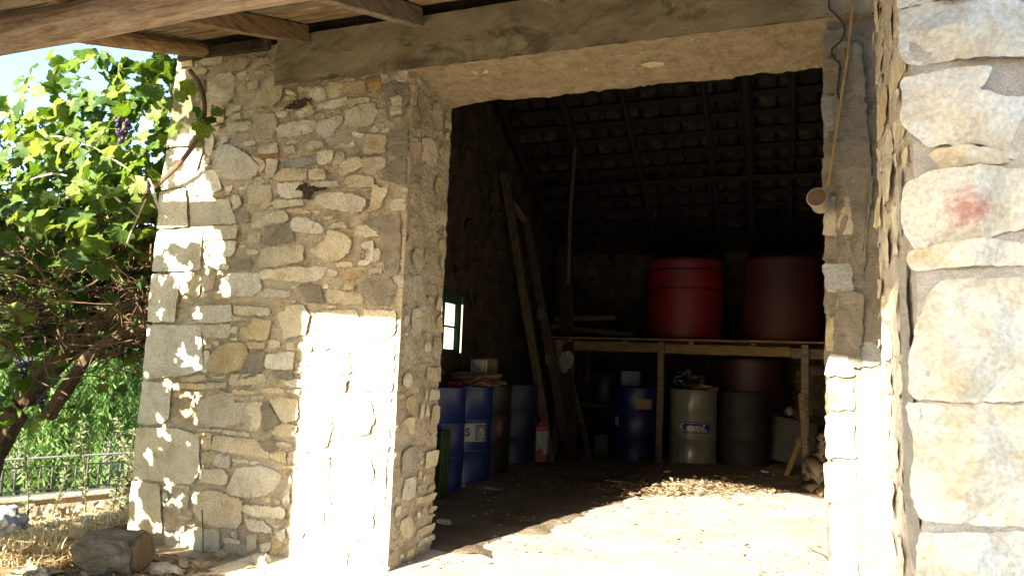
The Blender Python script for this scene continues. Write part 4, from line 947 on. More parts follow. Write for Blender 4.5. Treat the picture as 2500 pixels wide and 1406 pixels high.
# hook and wire on the left wall
hk = thing('wall_hook', 'iron hook with a long drooping wire on the left inner wall', 'hook', (-1.3, 3.97, 1.68))
obj('hook', tube([(-1.36, 3.85, 2.45), (-1.22, 4.02, 2.46)], .012, 6), 'iron', hk)
obj('wire_loop', tube(spline([(-1.26, 3.95, 2.45), (-1.27, 3.94, 2.1), (-1.27, 3.93, 1.80), (-1.27, 3.90, 1.70), (-1.28, 3.86, 1.76), (-1.29, 3.80, 1.86)], 6), .007, 6), 'iron', hk)
# tin, rags, bag on the drums
o = obj('rag_bundle', blob((-.80, 2.95, .935), (.23, .20, .075), 3, .45, 2.2, 4), 'rag'); based(o); tag(o, 'brown crumpled cloth bundle on top of the labelled blue drum', 'cloth')
tb = thing('paint_tin', 'white and brown printed tin resting on the cloth bundle', 'tin', (-.78, 3.05, .99)); cc = Vector((-.78, 3.05, .99)); fa = facing(cc)
obj('body', (*lathe([(.125, 0), (.13, .006), (.128, .012), (.128, .138), (.131, .143), (.131, .15), (.122, .15), (.121, .02)], cc, 28), True), 'rust', tb)
obj('label', wrapped(strip(-.17, .03, .02, .132, 10), cc, .128, fa, 0, .002), 'white_print', tb)
obj('print_mark', wrapped(join(strip(-.16, -.11, .10, .108, 3), strip(-.115, -.108, .03, .108, 1), strip(.0, .005, .03, .12, 1)), cc, .128, fa, 0, .0035), 'blue_print', tb)
tx = text_mesh('Q', .055); obj('lettering', wrapped(([(v.x-.05, v.y) for v in tx[0]], tx[1]), cc, .128, fa, .055, .0035), 'blue_print', tb)
o = obj('dark_bag', blob((-1.02, 2.25, 1.02), (.19, .22, .22), 11, .4, 1.8, 4, .62), 'maroon_steel'); based(o); tag(o, 'dark brown bag slumped on the nearest blue drum by the window', 'bag')
o = obj('red_packet', box(-.90, -.80, 2.52, 2.60, .882, .912), 'red_print'); based(o); tag(o, 'small red packet lying on the edge of the blue drum', 'packet')
# green crate and wood block by the jamb
gc = thing('green_crate', 'green slatted plastic crate standing on end inside the doorway', 'crate', (-.80, 1.98, 0))
x0, x1, y0, y1, h = -1.0, -.62, 1.86, 2.02, .545
obj('frame', join(box(x0, x1, y0, y1, 0, .03), box(x0, x1, y0, y1, h-.03, h), box(x0, x0+.03, y0, y1, .03, h-.03), box(x1-.03, x1, y0, y1, .03, h-.03)), 'green_plastic', gc)
for k in range(9): zz = .045+k*.054; obj('slat', box(x0+.03, x1-.03, y0+.006, y0+.016, zz, zz+.036), 'green_plastic', gc)
for k in range(2): obj('side_slat', box(x1-.001, x1+.008, y0+.03+k*.07, y0+.07+k*.07, .05, h-.05), 'green_plastic', gc)
o = obj('wood_block', tube([(-.52, 1.36, 0.005), (-.52, 1.37, .13), (-.53, 1.36, .26)], [.085, .082, .075], 12, .2, 4), 'old_wood'); based(o); tag(o, 'round brown wood block just inside the left doorpost', 'wood block')
# red and white canister
cn = thing('oil_canister', 'white and red oil canister at the foot of the ladder', 'canister', (-.70, 4.62, 0))
cc = Vector((-.70, 4.62, 0)); fa = facing(cc)
def rbox(c, w, d, z0, z1, rot, n=4, rd=.03):
    V = []
    for z in (z0, z1):
        for sx, sy in ((1, 1), (-1, 1), (-1, -1), (1, -1)):
            for i in range(n):
                a = math.atan2(sy, sx)-PI/4+PI/2*i/(n-1); x = sx*(w/2-rd)+rd*math.cos(a); y = sy*(d/2-rd)+rd*math.sin(a)
                V.append((c[0]+x*math.cos(rot)-y*math.sin(rot), c[1]+x*math.sin(rot)+y*math.cos(rot), c[2]+z))
    m = 4*n; F = [(i, (i+1) % m, m+(i+1) % m, m+i) for i in range(m)]+[tuple(range(m))[::-1], tuple(range(m, 2*m))]
    return V, F
rt = fa+PI/2
obj('body', rbox(cc, .19, .13, 0, .40, rt), 'white_print', cn); obj('red_base', rbox(cc, .194, .134, .002, .10, rt), 'red_print', cn); obj('red_top', rbox(cc, .194, .134, .36, .405, rt), 'red_print', cn)
obj('cap', lathe([(.045, .405), (.045, .45), (.04, .455)], cc, 16), 'red_print', cn)
def star():
    V = [(0, 0)]
    for i in range(22): a = 2*PI*i/22; r = .055 if i % 2 else .035; V.append((r*math.cos(a), r*math.sin(a)))
    return V, [(0, 1+i, 1+(i+1) % 22) for i in range(22)]
def onface(vf, c, rot, d, zc, dx=0): return [(c[0]+(v[0]+dx)*math.cos(rot)+d*math.sin(rot), c[1]+(v[0]+dx)*math.sin(rot)-d*math.cos(rot), c[2]+zc+v[1]) for v in vf[0]], vf[1]
obj('star_mark', onface(star(), cc, rt, .0690, .115), 'red_print', cn)
tx = text_mesh('S', .07, 0, 0, .002); obj('lettering', onface(([(v.x, v.y) for v in tx[0]], tx[1]), cc, rt, .0665, .235, -.045), 'grey_board', cn)
# things around the drums
o = obj('black_sack', blob((.80, 5.84, .99), (.20, .17, .12), 21, .4, 1.7, 4), 'black_bag'); based(o); tag(o, 'black plastic sack slumped on top of the cream drum', 'sack')
o = obj('straw_bundle', blob((1.0, 5.78, .91), (.15, .10, .035), 8, .5, 3., 4), 'straw_bundle'); based(o); tag(o, 'flat straw-coloured bundle on the cream drum beside the black sack', 'bundle')
bj = thing('blue_jerrycan', 'blue plastic can with a green star on the dark blue drum', 'can', (.13, 5.62, .88))
obj('body', rbox((.13, 5.62, .865), .26, .2, .02, .21, .3), 'blue_paint', bj); obj('cap', lathe([(.03, .21), (.03, .24)], (.05, 5.6, .865), 12), 'black_paint', bj)
def star4():
    V = [(0, 0)]
    for i in range(12): a = 2*PI*i/12; r = .06 if i % 2 == 0 else .028; V.append((r*math.cos(a)*1.3, r*math.sin(a)))
    return V, [(0, 1+i, 1+(i+1) % 12) for i in range(12)]
obj('star_mark', onface(star4(), (.13, 5.62, .865), .3, .1025, .12, .06), 'green_plastic', bj)
o = obj('hanging_sack', blob((-.62, 5.36, 1.16), (.09, .05, .13), 31, .35, 1.5, 4), 'pale_sack'); based(o); tag(o, 'pale crumpled bag hanging under the platform beam', 'bag')
wb = thing('work_bench', 'low dark bench with a pale edge behind the leaning boards', 'bench', (-.2, 6.1, 0))
obj('top', box(-.55, .0, 5.85, 6.35, .60, .64), 'grey_board', wb)
for x in (-.5, -.05):
    for y in (5.9, 6.3): obj('leg', box(x-.03, x+.03, y-.03, y+.03, 0, .60), 'dark_wood', wb)
o = obj('green_barrel', (*lathe([(.16, 0), (.2, .03), (.215, .2), (.2, .38), (.16, .42), (.08, .42), (.08, .46)], (-.28, 6.08, .642), 24), True), 'dark_green'); based(o); tag(o, 'dark green barrel standing on the low bench', 'barrel')
o = obj('green_jerrycan', rbox((-.22, 5.62, 0), .2, .14, 0, .28, .4), 'dark_green'); based(o); tag(o, 'small dark green jerrycan on the floor in front of the bench', 'jerrycan')
# board, trestle, lamp at the right
o = obj('grey_panel', beam((1.98, 6.1, .05), (2.05, 6.35, .55), .55, .02, up=(.15, -1, .5)), 'grey_board'); based(o); tag(o, 'grey sheet of board leaning askew near the right post', 'board')
ts = thing('wooden_trestle', 'small splayed wooden trestle by the right platform post', 'trestle', (2.0, 5.0, 0))
obj('leg', beam((1.93, 5.1, .0), (2.10, 5.12, .44), .05, .035, up=(0, 1, 0)), 'shelf_wood', ts); obj('leg', beam((2.14, 4.86, .0), (2.095, 5.04, .9), .055, .035, up=(0, 1, 0)), 'shelf_wood', ts)
obj('crosspiece', beam((2.05, 5.08, .40), (2.16, 4.98, .43), .03, .03), 'shelf_wood', ts)
lp = thing('tin_lamp', 'small shiny metal lamp shade tilted beside the right post', 'lamp shade', (2.02, 5.3, .66))
def orient(vf, c, ax):
    q = Vector((0, 0, 1)).rotation_difference(Vector(ax).normalized()); return [Vector(c)+q @ Vector(v) for v in vf[0]], vf[1]
obj('shade', (*orient(lathe([(.015, 0), (.04, .025), (.055, .085), (.05, .085), (.035, .03)], (0, 0, 0), 20), (2.02, 5.3, .66), (-.6, -.5, .5)), True), 'galvanised', lp)
obj('stem', tube([(2.02, 5.3, .66), (2.09, 5.36, .60), (2.12, 5.42, .44)], .01, 6), 'iron', lp)
# stack of roof tiles at the right doorpost
def tile_mesh(L=.36, r=.085, th=.013):
    V, F = [], []
    for y, k in ((0, 1.), (L, .82)):
        for rr in (r*k, r*k-th):
            for i in range(9): a = PI*i/8; V.append((rr*math.cos(a), y, rr*.85*math.sin(a)))
    for i in range(8): F += [(i, 18+i, 19+i, i+1), (9+i, 10+i, 28+i, 27+i), (i, i+1, 10+i, 9+i), (18+i, 27+i, 28+i, 19+i)]
    F += [(0, 9, 27, 18), (8, 26, 35, 17)]
    me = mesh('clay_tile', V, F, True); me.materials.append(M['tile']); return me
ct = tile_mesh(); ords = ['lowest', 'second', 'third', 'fourth', 'fifth', 'sixth', 'seventh', 'eighth', 'ninth', 'tenth', 'eleventh', 'topmost']
for i in range(12):
    o = bpy.data.objects.new('clay_tile', ct); COL.objects.link(o); o.location = (2.34+rng.uniform(-.018, .018), 4.35+rng.uniform(-.02, .02), .012+i*.041); o.rotation_euler = (rng.uniform(-.05, .05), rng.uniform(-.12, .12), rng.uniform(-.15, .15)+.2)
    tag(o, 'curved clay roof tile, %s of the tall stack by the right doorpost' % ords[i], 'roof tile', 'stacked clay roof tiles')
for i, (x, y, zz, rx, lbl) in enumerate(((2.30, 3.86, .02, 0, 'curved clay roof tile lying in front of the stack at the sunlit edge'), (2.23, 4.02, .02, 0, 'curved clay roof tile lying half behind the front one'), (2.29, 4.03, .10, .25, 'curved clay roof tile propped on the two lying in front of the stack'), (2.28, 4.10, .16, .3, 'curved clay roof tile uppermost of the loose ones before the stack'))):
    o = bpy.data.objects.new('clay_tile', ct); COL.objects.link(o); o.location = (x, y, zz); o.rotation_euler = (rx, 0, .25+i*.05); tag(o, lbl, 'roof tile', 'stacked clay roof tiles')
o = obj('net_bundle', blob((2.26, 4.75, .12), (.13, .15, .13), 41, .4, 2.4, 4), 'pale_sack'); based(o); tag(o, 'greyish crumpled net bundle behind the tile stack', 'bundle')
# tin can, rope and wire on the right doorpost
tc_ = thing('hanging_tin_can', 'rusty tin can with a pale label hanging on the right doorpost', 'tin can', (2.045, -.08, 1.79))
ax = Vector((-.26, -.95, .12)).normalized(); c0 = Vector((2.035, -.06, 1.80))
obj('body', (*orient(lathe([(.040, 0), (.043, .003), (.041, .008), (.041, .085), (.043, .09), (.041, .092)], (0, 0, 0), 24), c0, ax), True), 'tin_label', tc_)
obj('rusty_end', orient(lathe([(.038, .0925), (.038, .0935)], (0, 0, 0), 24), c0, ax), 'rust', tc_)
obj('blue_patch', orient(([(.0418*math.cos(a), .0418*math.sin(a), z) for a in np.linspace(-.5, .5, 7) for z in (.02, .07)], [(2*i, 2*i+2, 2*i+3, 2*i+1) for i in range(6)]), c0, ax), 'tin_blue', tc_)
o = obj('rope', tube([(2.185, -.05, 2.85), (2.14, -.05, 2.42), (2.09, -.055, 2.08), (2.06, -.06, 1.88)], .006, 6), 'rope'); based(o); tag(o, 'taut yellowish rope running down the right doorpost to the tin can', 'rope')
o = obj('wire', tube(spline([(2.085, -.035, 2.80), (2.075, -.03, 2.70), (2.10, -.035, 2.66), (2.135, -.035, 2.60), (2.125, -.03, 2.54), (2.085, -.035, 2.50), (2.09, -.03, 2.46), (2.115, -.035, 2.42), (2.105, -.03, 2.30), (2.12, -.04, 2.27), (2.135, -.03, 2.36), (2.14, -.035, 2.5)], 5), .004, 5), 'wire'); based(o); tag(o, 'dark crinkled wire looping on the right doorpost beside the rope', 'wire')
# papers, pebbles, sticks, chaff
def sheet_of(c, w, h, rot, lift, sd):
    V = []
    for j in range(4):
        for i in range(5):
            x, y = (i/4-.5)*w, (j/3-.5)*h; V.append((c[0]+x*math.cos(rot)-y*math.sin(rot), c[1]+x*math.sin(rot)+y*math.cos(rot), c[2]+lift*abs(noise.noise(Vector((x*9+sd, y*9, sd))))+.004))
    return V, [(j*5+i, j*5+i+1, j*5+i+6, j*5+i+5) for j in range(3) for i in range(4)]
for c, rot, lbl in (((-.66, 2.52, .012), .3, 'torn white paper lying left in front of the blue drums'), ((-.44, 2.53, .012), -.25, 'folded white paper lying right in front of the blue drums')):
    o = obj('paper', sheet_of(c, .20, .13, rot, .05, c[0]), 'paper'); based(o); tag(o, lbl, 'paper')
for i, (x, y, r, lbl) in enumerate(((-.22, 1.12, .045, 'small pale stone on the floor by the left doorpost'), (.75, 4.6, .035, 'pale pebble on the shaded floor in front of the dark blue drum'), (1.25, 4.6, .03, 'small pale pebble in front of the cream drum'), (1.72, 5.3, .035, 'whitish pebble near the trestle feet'))):
    o = obj('pebble', blob((x, y, r*.5), (r*1.3, r, r*.6), i*5, .3, 1.4, 2), 'rock'); based(o); tag(o, lbl, 'pebble')
for i, (a, b, lbl) in enumerate((((.30, 3.6, .02), (.75, 3.35, .035), 'long thin stick at the edge of the sunlight'), ((.35, 3.35, .02), (.85, 3.25, .025), 'second thin pale stick nearer the door'), ((2.05, 1.6, .012), (2.12, 1.1, .03), 'curved brown twig on the sunlit floor near the right doorpost'))):
    m_ = (Vector(a)+Vector(b))/2+Vector((.03, .02, .01)); o = obj('stick', tube(spline([a, m_, b], 5), .005, 6), 'twig' if i == 2 else 'straw'); based(o); tag(o, lbl, 'stick')
o = obj('yellow_scrap', sheet_of((1.42, 4.55, .02), .28, .05, .1, .06, 3), 'amber'); based(o); tag(o, 'yellow plastic scrap on the floor in front of the drums', 'scrap')
def litter(n, pick, rr, lean, seed, leafy=.3):
    r = random.Random(seed); V, F = [], []
    for _ in range(n):
        x, y, z = pick(r); L = r.uniform(*rr); a = r.uniform(0, 2*PI); e = r.uniform(-lean, lean); d = Vector((math.cos(a)*math.cos(e), math.sin(a)*math.cos(e), abs(math.sin(e)))); s = d.cross(Vector((0, 0, 1))).normalized()
        wd = L*(r.uniform(.2, .4) if r.random() < leafy else .04)+.0012; p = Vector((x, y, z+.003)); k = len(V)
        V += [p, p+d*L*.5+s*wd+Vector((0, 0, r.uniform(0, .01))), p+d*L, p+d*L*.5-s*wd]; F.append((k, k+1, k+2, k+3))
    return V, F
def pick_pile(r):
    t = r.random(); x, y = .62+1.0*t+r.gauss(0, .2), 3.05+1.0*t+r.gauss(0, .17); return x, y, .012+.045*r.random()*math.exp(-((x-1.0)**2)*3)
def pick_floor(r): return r.uniform(-.9, 2.2), r.uniform(1.2, 5.3), .018
def pick_yard(r):
    cx, cy, s = r.choice(((1.35, 1.7, .12), (.5, .9, .16), (1.1, 2.4, .2), (.6, 2.0, .2), (1.8, 1.0, .15), (.1, .2, .1), (1.0, 1.3, .7))); return r.gauss(cx, s), r.gauss(cy, s), .006
for nm, n, pk_, rr, ln, sd, mt, lbl in (('leaf_litter', 1500, pick_pile, (.02, .09), .5, 1, 'dead_leaf', 'drift of dry leaves and straw at the edge of the sunlight'), ('floor_litter', 1100, pick_floor, (.012, .045), .3, 2, 'dead_leaf', 'scattered dry leaves and chaff on the barn floor'), ('yard_litter', 420, pick_yard, (.008, .035), .3, 3, 'dead_leaf', 'small scattered bits of leaf on the sunlit doorway floor')):
    o = obj(nm, litter(n, pk_, rr, ln, sd), mt); stuff(o); o['label'] = lbl; o['category'] = 'litter'

# ------------------------------------------------------------------ garden to the left: wall, railing, plants
vr = random.Random(12)
gw = thing('garden_wall', 'pale rough wall outside the small green window', 'wall', (-3, 6.7, -.6))
obj('wall', skin([(-4.2, 6.9), (-4.2, 6.6), (-1.76, 6.6), (-1.76, 6.9), (-4.2, 6.9)], -.9, 2.6, .10, .03, 2.5), 'm', gw); obj('coping', box(-4.25, -1.76, 6.55, 6.95, 2.61, 2.66), 'rock', gw)
# low stone wall with an iron railing
WA, WB = Vector((-7.9, -1.45, 0)), Vector((-4.75, 6.05, 0)); WD = (WB-WA).normalized(); WN = Vector((WD.y, -WD.x, 0)); WL = (WB-WA).length
low = thing('low_stone_wall', 'low dry stone wall with a whitened cement top below the railing', 'wall', ((WA+WB)/2+Vector((0, 0, -1.2))))
def oriented(x0, x1, d0, d1, z0, z1, b=.01):
    V, F = box(x0, x1, d0, d1, z0, z1, b); return [WA+WD*v.x-WN*v.y+Vector((0, 0, v.z)) for v in V], F
obj('core', oriented(0, WL, .03, .32, -1.3, -.66), 'mortar', low); obj('cement_cap', oriented(0, WL, -.01, .34, -.66, -.625), 'rock', low)
pw = Packer(0, WL, -1.1, -.67)
for poly in pw.fill([(22, 40, 12, 22), (12, 22, 8, 14), (7, 12, 5, 8)], 500, vr):
    if 2.5 < poly[0][0] < 7.2: obj('stone', stone(poly, WA, WD, (0, 0, 1), WN, vr, prot=vr.uniform(.0, .03), back=.06, step=.05, cuts=1, amp=.012, bev=.02), vr.choice(['rock', 'g', 'w']), low)
rl = thing('iron_railing', 'thin iron garden railing with a pale top bar', 'railing', ((WA+WB)/2+Vector((0, 0, -.6))))
def onwall(s, d, z): return WA+WD*s-WN*d+Vector((0, 0, z))
obj('top_rail', tube([onwall(s, .17, -.195) for s in np.linspace(0, WL, 9)], .013, 8), 'white_rail', rl)
obj('lower_rail', tube([onwall(s, .17, -.30) for s in np.linspace(0, WL, 9)], .009, 6), 'iron', rl); obj('lower_rail', tube([onwall(s, .17, -.565) for s in np.linspace(0, WL, 9)], .009, 6), 'iron', rl)
bmz = mesh('baluster', *tube([(0, 0, -.565), (0, 0, -.44), (0, 0, -.42), (0, 0, -.30)], [.007, .007, .016, .007], 6)); bmz.materials.append(M['iron'])
for k, s in enumerate(np.arange(.1, WL, .125)):
    o = bpy.data.objects.new('baluster', bmz); COL.objects.link(o); o.parent = rl; o.location = onwall(s, .17, 0)-rl.location
for s in np.arange(.3, WL, 1.6): obj('post', tube([onwall(s, .17, -.62), onwall(s, .17, -.2)], .014, 6), 'iron', rl)

# leaf shapes
def vine_leaf_mesh(k):
    r = random.Random(k); pts = []
    lobes = [(-2.5, .74), (-1.60, .88), (-.78, .92), (0, 1.02), (.78, .92), (1.60, .88), (2.5, .74)]
    for i, (a, R) in enumerate(lobes):
        pts += [(a-.28, R*.88), (a-.19, R*.84), (a-.12, R*.97), (a-.05, R*.93), (a, R*r.uniform(1., 1.10)), (a+.06, R*.92), (a+.13, R*.97), (a+.2, R*.84), (a+.28, R*.87)]
        if i < 6: am = (a+lobes[i+1][0])/2; pts.append((am, R*r.uniform(.70, .84)))
    V = [(0, 0, 0)]; cup = r.uniform(-.35, .35); wv = r.uniform(.10, .26); ph = r.uniform(0, 6)
    for a, R in pts:
        x, y = R*math.sin(a)*.5, (R*math.cos(a)+.35)*.5; V.append((x, y, cup*R*R*.5+wv*.5*math.sin(a*3+ph)*R+.03*r.uniform(-1, 1)))
    V[0] = (0, .17, 0); n = len(pts); F = [(0, i+1, i+2) for i in range(n-1)]+[(0, n, 1)]
    me = mesh('leaf', V, F, True); me.materials.append(M['vine_leaf']); return me
VL = [vine_leaf_mesh(k) for k in range(7)]
vine = thing('grape_vine', 'sunlit grape vine with large lobed leaves hanging over a dark tangle at the barn corner', 'vine', (-3.35, .7, -.3))
vo = vine.location
LV = []                                                # (matrix, which)
def put_leaf(p, size, facing_, spread=.7):
    n = (Vector(facing_).normalized()+Vector((vr.gauss(0, spread), vr.gauss(0, spread), vr.gauss(0, spread)))).normalized()
    up = Vector((vr.gauss(0, .35), vr.gauss(0, .35), -1)); x = up.cross(n).normalized(); y = n.cross(x)
    s = size*vr.uniform(.6, 1.25); m = Matrix((x*s, y*s, n*s)).transposed().to_4x4(); m.translation = Vector(p); LV.append((m, vr.randrange(7)))
def inside_frame(p):                                   # clear of the barn, on the garden side
    return p.x < -1.78 or p.y < -.1
def canopy(n, boxs, size, fac, spread=.7, gate=None):
    k = 0
    while k < n:
        p = Vector((vr.uniform(*boxs[0]), vr.uniform(*boxs[1]), vr.uniform(*boxs[2])))
        if (gate and not gate(p)) or not inside_frame(p): continue
        put_leaf(p, size, fac, spread); k += 1
def top(p):                                            # uneven crown outline
    t = 2.68+.36*max(0, min(1, (p.x+3.9)/2.0))+.20*noise.noise(Vector((p.x*1.6, p.y*1.6, 3)))+.22*max(0, min(1, (p.x+2.7)/.7)); return p.z < t and noise.noise(p*2.1) > -.42
canopy(1150, ((-4.6, -1.8), (-.25, 1.5), (1.80, 3.35)), .165, (-.25, -.8, .55), .6, top)
canopy(420, ((-4.4, -1.82), (-.25, .5), (2.0, 3.35)), .175, (-.2, -.9, .5), .5, top)
canopy(170, ((-4.8, -2.0), (.2, 1.8), (1.25, 1.85)), .17, (0, -.5, .3), 1.)
canopy(150, ((-5.2, -3.1), (.2, 1.5), (.45, 1.35)), .18, (-.2, -.7, .4), .8, lambda p: p.x < -3.2-.9*(1.0-p.z) or noise.noise(p*2) > .25)
# the same vine in front of the corner, low beside the porch: its shade dapples the wall
def hang(p): return p.z < 2.10+.12*noise.noise(Vector((p.x*5, p.y*5, 0)))-.12*(abs(p.y+1.3)) and noise.noise(p*3.1) > -.30
canopy(760, ((-2.85, -1.45), (-1.95, -1.05), (.25, 2.15)), .145, (-.2, -.9, .4), .55, lambda p: hang(p) and p.x < -1.80+.30*min(1, max(0, p.z-.2)*1.2))
canopy(1500, ((-6.2, -2.85), (-1.95, -.95), (.1, 2.35)), .19, (-.2, -.9, .4), .55, lambda p: p.z < 2.22+.12*noise.noise(Vector((p.x*3, p.y*3, 0))))
canopy(30, ((-2.16, -1.97), (-1.6, -1.15), (2.3, 3.3)), .14, (-.2, -.9, .4), .5)
for p, s in (((-1.42, -.17, 2.66), .17), ((-1.50, -.16, 2.62), .14), ((-1.29, -.20, 2.46), .15), ((-1.20, -.20, 2.42), .15), ((-1.27, -.18, 2.40), .14), ((-1.11, -.18, 2.42), .15), ((-1.16, -.19, 2.47), .13), ((-1.24, -.17, 2.50), .13), ((-1.33, -.18, 2.50), .12), ((-1.52, -.14, 2.43), .13), ((-1.57, -.15, 2.40), .12),
             ((-2.02, -.05, 1.86), .20), ((-2.12, -.08, 1.74), .20), ((-2.2, -.05, 1.80), .19), ((-2.30, -.1, 1.68), .19), ((-1.95, -.02, 1.72), .18), ((-2.08, -.1, 1.58), .21), ((-2.0, 0, 2.12), .18), ((-1.9, 0, 2.05), .17)):
    put_leaf(p, s, (.35, -1, .3), .6)
LV.sort(key=lambda q: (q[0].translation-CAM).length if q[0].translation.y > -.45 else 99)
for m, k in LV[:285]:
    o = bpy.data.objects.new('leaf', VL[k]); COL.objects.link(o); o.parent = vine; o.matrix_basis = Matrix.Translation(-vo) @ m
def bulk(items, meshes):
    V, F = [], []
    src = [([v.co.copy() for v in me.vertices], [tuple(p.vertices) for p in me.polygons]) for me in meshes]
    for m, k in items:
        n = len(V); V += [m @ c for c in src[k][0]]; F += [tuple(i+n for i in f) for f in src[k][1]]
    return V, F
V, F = bulk(LV[285:], VL); stuff(obj('foliage', (V, F, True), 'vine_leaf', vine))
# stems, canes and twigs
def cane(p0, p1, sag, r, mt, name='cane', n=5, wob=.06):
    a, b = Vector(p0), Vector(p1); P = []
    for i in range(n+1):
        t = i/n; P.append(a.lerp(b, t)+Vector((vr.gauss(0, wob), vr.gauss(0, wob), vr.gauss(0, wob)))*(0 < i < n)+Vector((0, 0, -sag*4*t*(1-t))))
    return tube(spline(P, 3), [r*(1-.5*i/(3*n)) for i in range(3*n+1)], 6)
obj('stem', tube(spline([(-3.95, .55, -.75), (-3.9, .62, .2), (-3.70, .75, .75), (-3.35, .85, 1.15), (-2.9, .9, 1.45), (-2.2, .8, 1.7)], 5), [.11-.0024*i for i in range(26)], 10, .3, 2), 'bark', vine)
obj('stem', tube(spline([(-3.55, .8, .55), (-3.2, .75, .95), (-2.75, .7, 1.2), (-2.1, .75, 1.30)], 5), [.06-.002*i for i in range(16)], 8, .3, 7), 'bark', vine)
obj('stem', tube(spline([(-1.50, -.1, 2.78), (-1.37, -.14, 2.66), (-1.30, -.16, 2.50), (-1.32, -.16, 2.36), (-1.42, -.14, 2.24), (-1.56, -.12, 2.14), (-1.80, -.05, 2.06), (-2.2, .1, 2.05)], 5), [.014]*36, 8, .2, 1), 'twig', vine)
for pts, rr in (([(-2.6, 0, 2.05), (-2.25, -.05, 2.12), (-2.0, -.08, 2.0), (-1.80, -.1, 1.88)], .010), ([(-2.25, -.05, 2.11), (-2.1, -.02, 2.0), (-1.9, 0, 2.03), (-1.75, -.1, 2.12), (-1.66, -.12, 2.0), (-1.60, -.13, 1.88)], .008), ([(-1.72, -.1, 2.06), (-1.62, -.13, 1.93), (-1.53, -.14, 1.86)], .006), ([(-1.78, -.08, 2.0), (-1.9, -.05, 1.82), (-2.0, 0, 1.72)], .006),
                ([(-3.2, -.1, 2.35), (-2.7, -.12, 2.45), (-2.3, -.12, 2.38), (-1.9, -.1, 2.18)], .007), ([(-3.3, -.05, 2.2), (-2.9, -.1, 2.16), (-2.6, -.1, 2.2), (-2.45, -.1, 2.18)], .009)):
    obj('cane', tube(spline(pts, 5), [rr*(1-.5*i/(5*(len(pts)-1))) for i in range(5*(len(pts)-1)+1)], 6, .2), 'twig_pale', vine)
TW = []
for _ in range(620):
    p = Vector((vr.uniform(-4.6, -1.85), vr.uniform(.1, 1.9), vr.uniform(1.05, 2.2))); q = p+Vector((vr.gauss(0, .55), vr.gauss(0, .3), vr.gauss(-.05, .22)))
    if q.x > -1.8: q.x = -1.8
    TW.append(cane(p, q, vr.uniform(-.05, .1), vr.uniform(.003, .008), None))
for _ in range(140):                                   # the low fringe by the corner
    p = Vector((vr.uniform(-2.7, -1.85), vr.uniform(.4, 1.4), vr.uniform(1.0, 1.6))); q = p+Vector((vr.gauss(.1, .3), vr.gauss(0, .3), vr.gauss(-.15, .15)))
    if q.x > -1.8: q.x = -1.8
    TW.append(cane(p, q, 0, vr.uniform(.003, .006), None))
stuff(obj('twigs', join(*TW), 'twig', vine))
def inner_leaves():
    L0 = len(LV); out = []
    for _ in range(900):
        p = Vector((vr.uniform(-4.7, -1.85), vr.uniform(.7, 2.1), vr.uniform(1.05, 2.3))); n = Vector((vr.gauss(0, 1), vr.gauss(0, 1), vr.gauss(0, 1))).normalized(); x = n.orthogonal().normalized(); s = vr.uniform(.10, .2)
        m = Matrix((x*s, n.cross(x)*s, n*s)).transposed().to_4x4(); m.translation = p; out.append((m, vr.randrange(7)))
    return out
V, F = bulk(inner_leaves(), VL); o = obj('inner_foliage', (V, F), 'dark_leaf', vine); stuff(o)  # inner vine leaves in a darker green than the outer ones
# grapes
gb_ = bmesh.new(); bmesh.ops.create_icosphere(gb_, subdivisions=2, radius=.0105)
gv, gf = [v.co.copy() for v in gb_.verts], [tuple(v.index for v in f.verts) for f in gb_.faces]; gb_.free()
for c, n in (((-1.77, -.30, 2.43), 75), ((-2.72, .05, 2.46), 55), ((-3.2, .3, 1.0), 55), ((-3.05, .35, .8), 40)):
    V, F = [], []
    for k in range(n):
        t = vr.random(); r = .045*(1-t)**.6*vr.uniform(.5, 1); a = vr.uniform(0, 2*PI); p = Vector(c)+Vector((r*math.cos(a), r*math.sin(a), -.15*t)); b = len(V); V += [p+q for q in gv]; F += [tuple(i+b for i in f) for f in gf]
    obj('grape_bunch', (V, F, True), 'grape', vine)

# weeping pepper tree and dark trees beyond the railing
def strands(c, R, zt, zb, n, r, per, size):
    V, F = [], []
    for _ in range(n):
        a, d = r.uniform(0, 2*PI), math.sqrt(r.random()); x, y = c[0]+R*d*math.cos(a), c[1]+R*d*math.sin(a); z0 = zt+r.uniform(-1.6, 1.2)*(1-d*.4); L = r.uniform(.9, 2.4)
        bx, by = r.gauss(0, .25), r.gauss(0, .25); z1 = max(zb, z0-L)
        for k in range(per):
            t = k/per; p = Vector((x+bx*t, y+by*t, z0+(z1-z0)*t)); sd = 1 if k % 2 else -1; an = r.uniform(0, 2*PI)
            d1 = Vector((math.cos(an)*.7, math.sin(an)*.7, -.75)).normalized(); w_ = d1.cross(Vector((r.gauss(0, 1), r.gauss(0, 1), 0))).normalized(); s = size*r.uniform(.6, 1.3); b = len(V)
            V += [p, p+d1*s*.5+w_*s*.11, p+d1*s, p+d1*s*.5-w_*s*.11]; F.append((b, b+1, b+2, b+3))
    return V, F
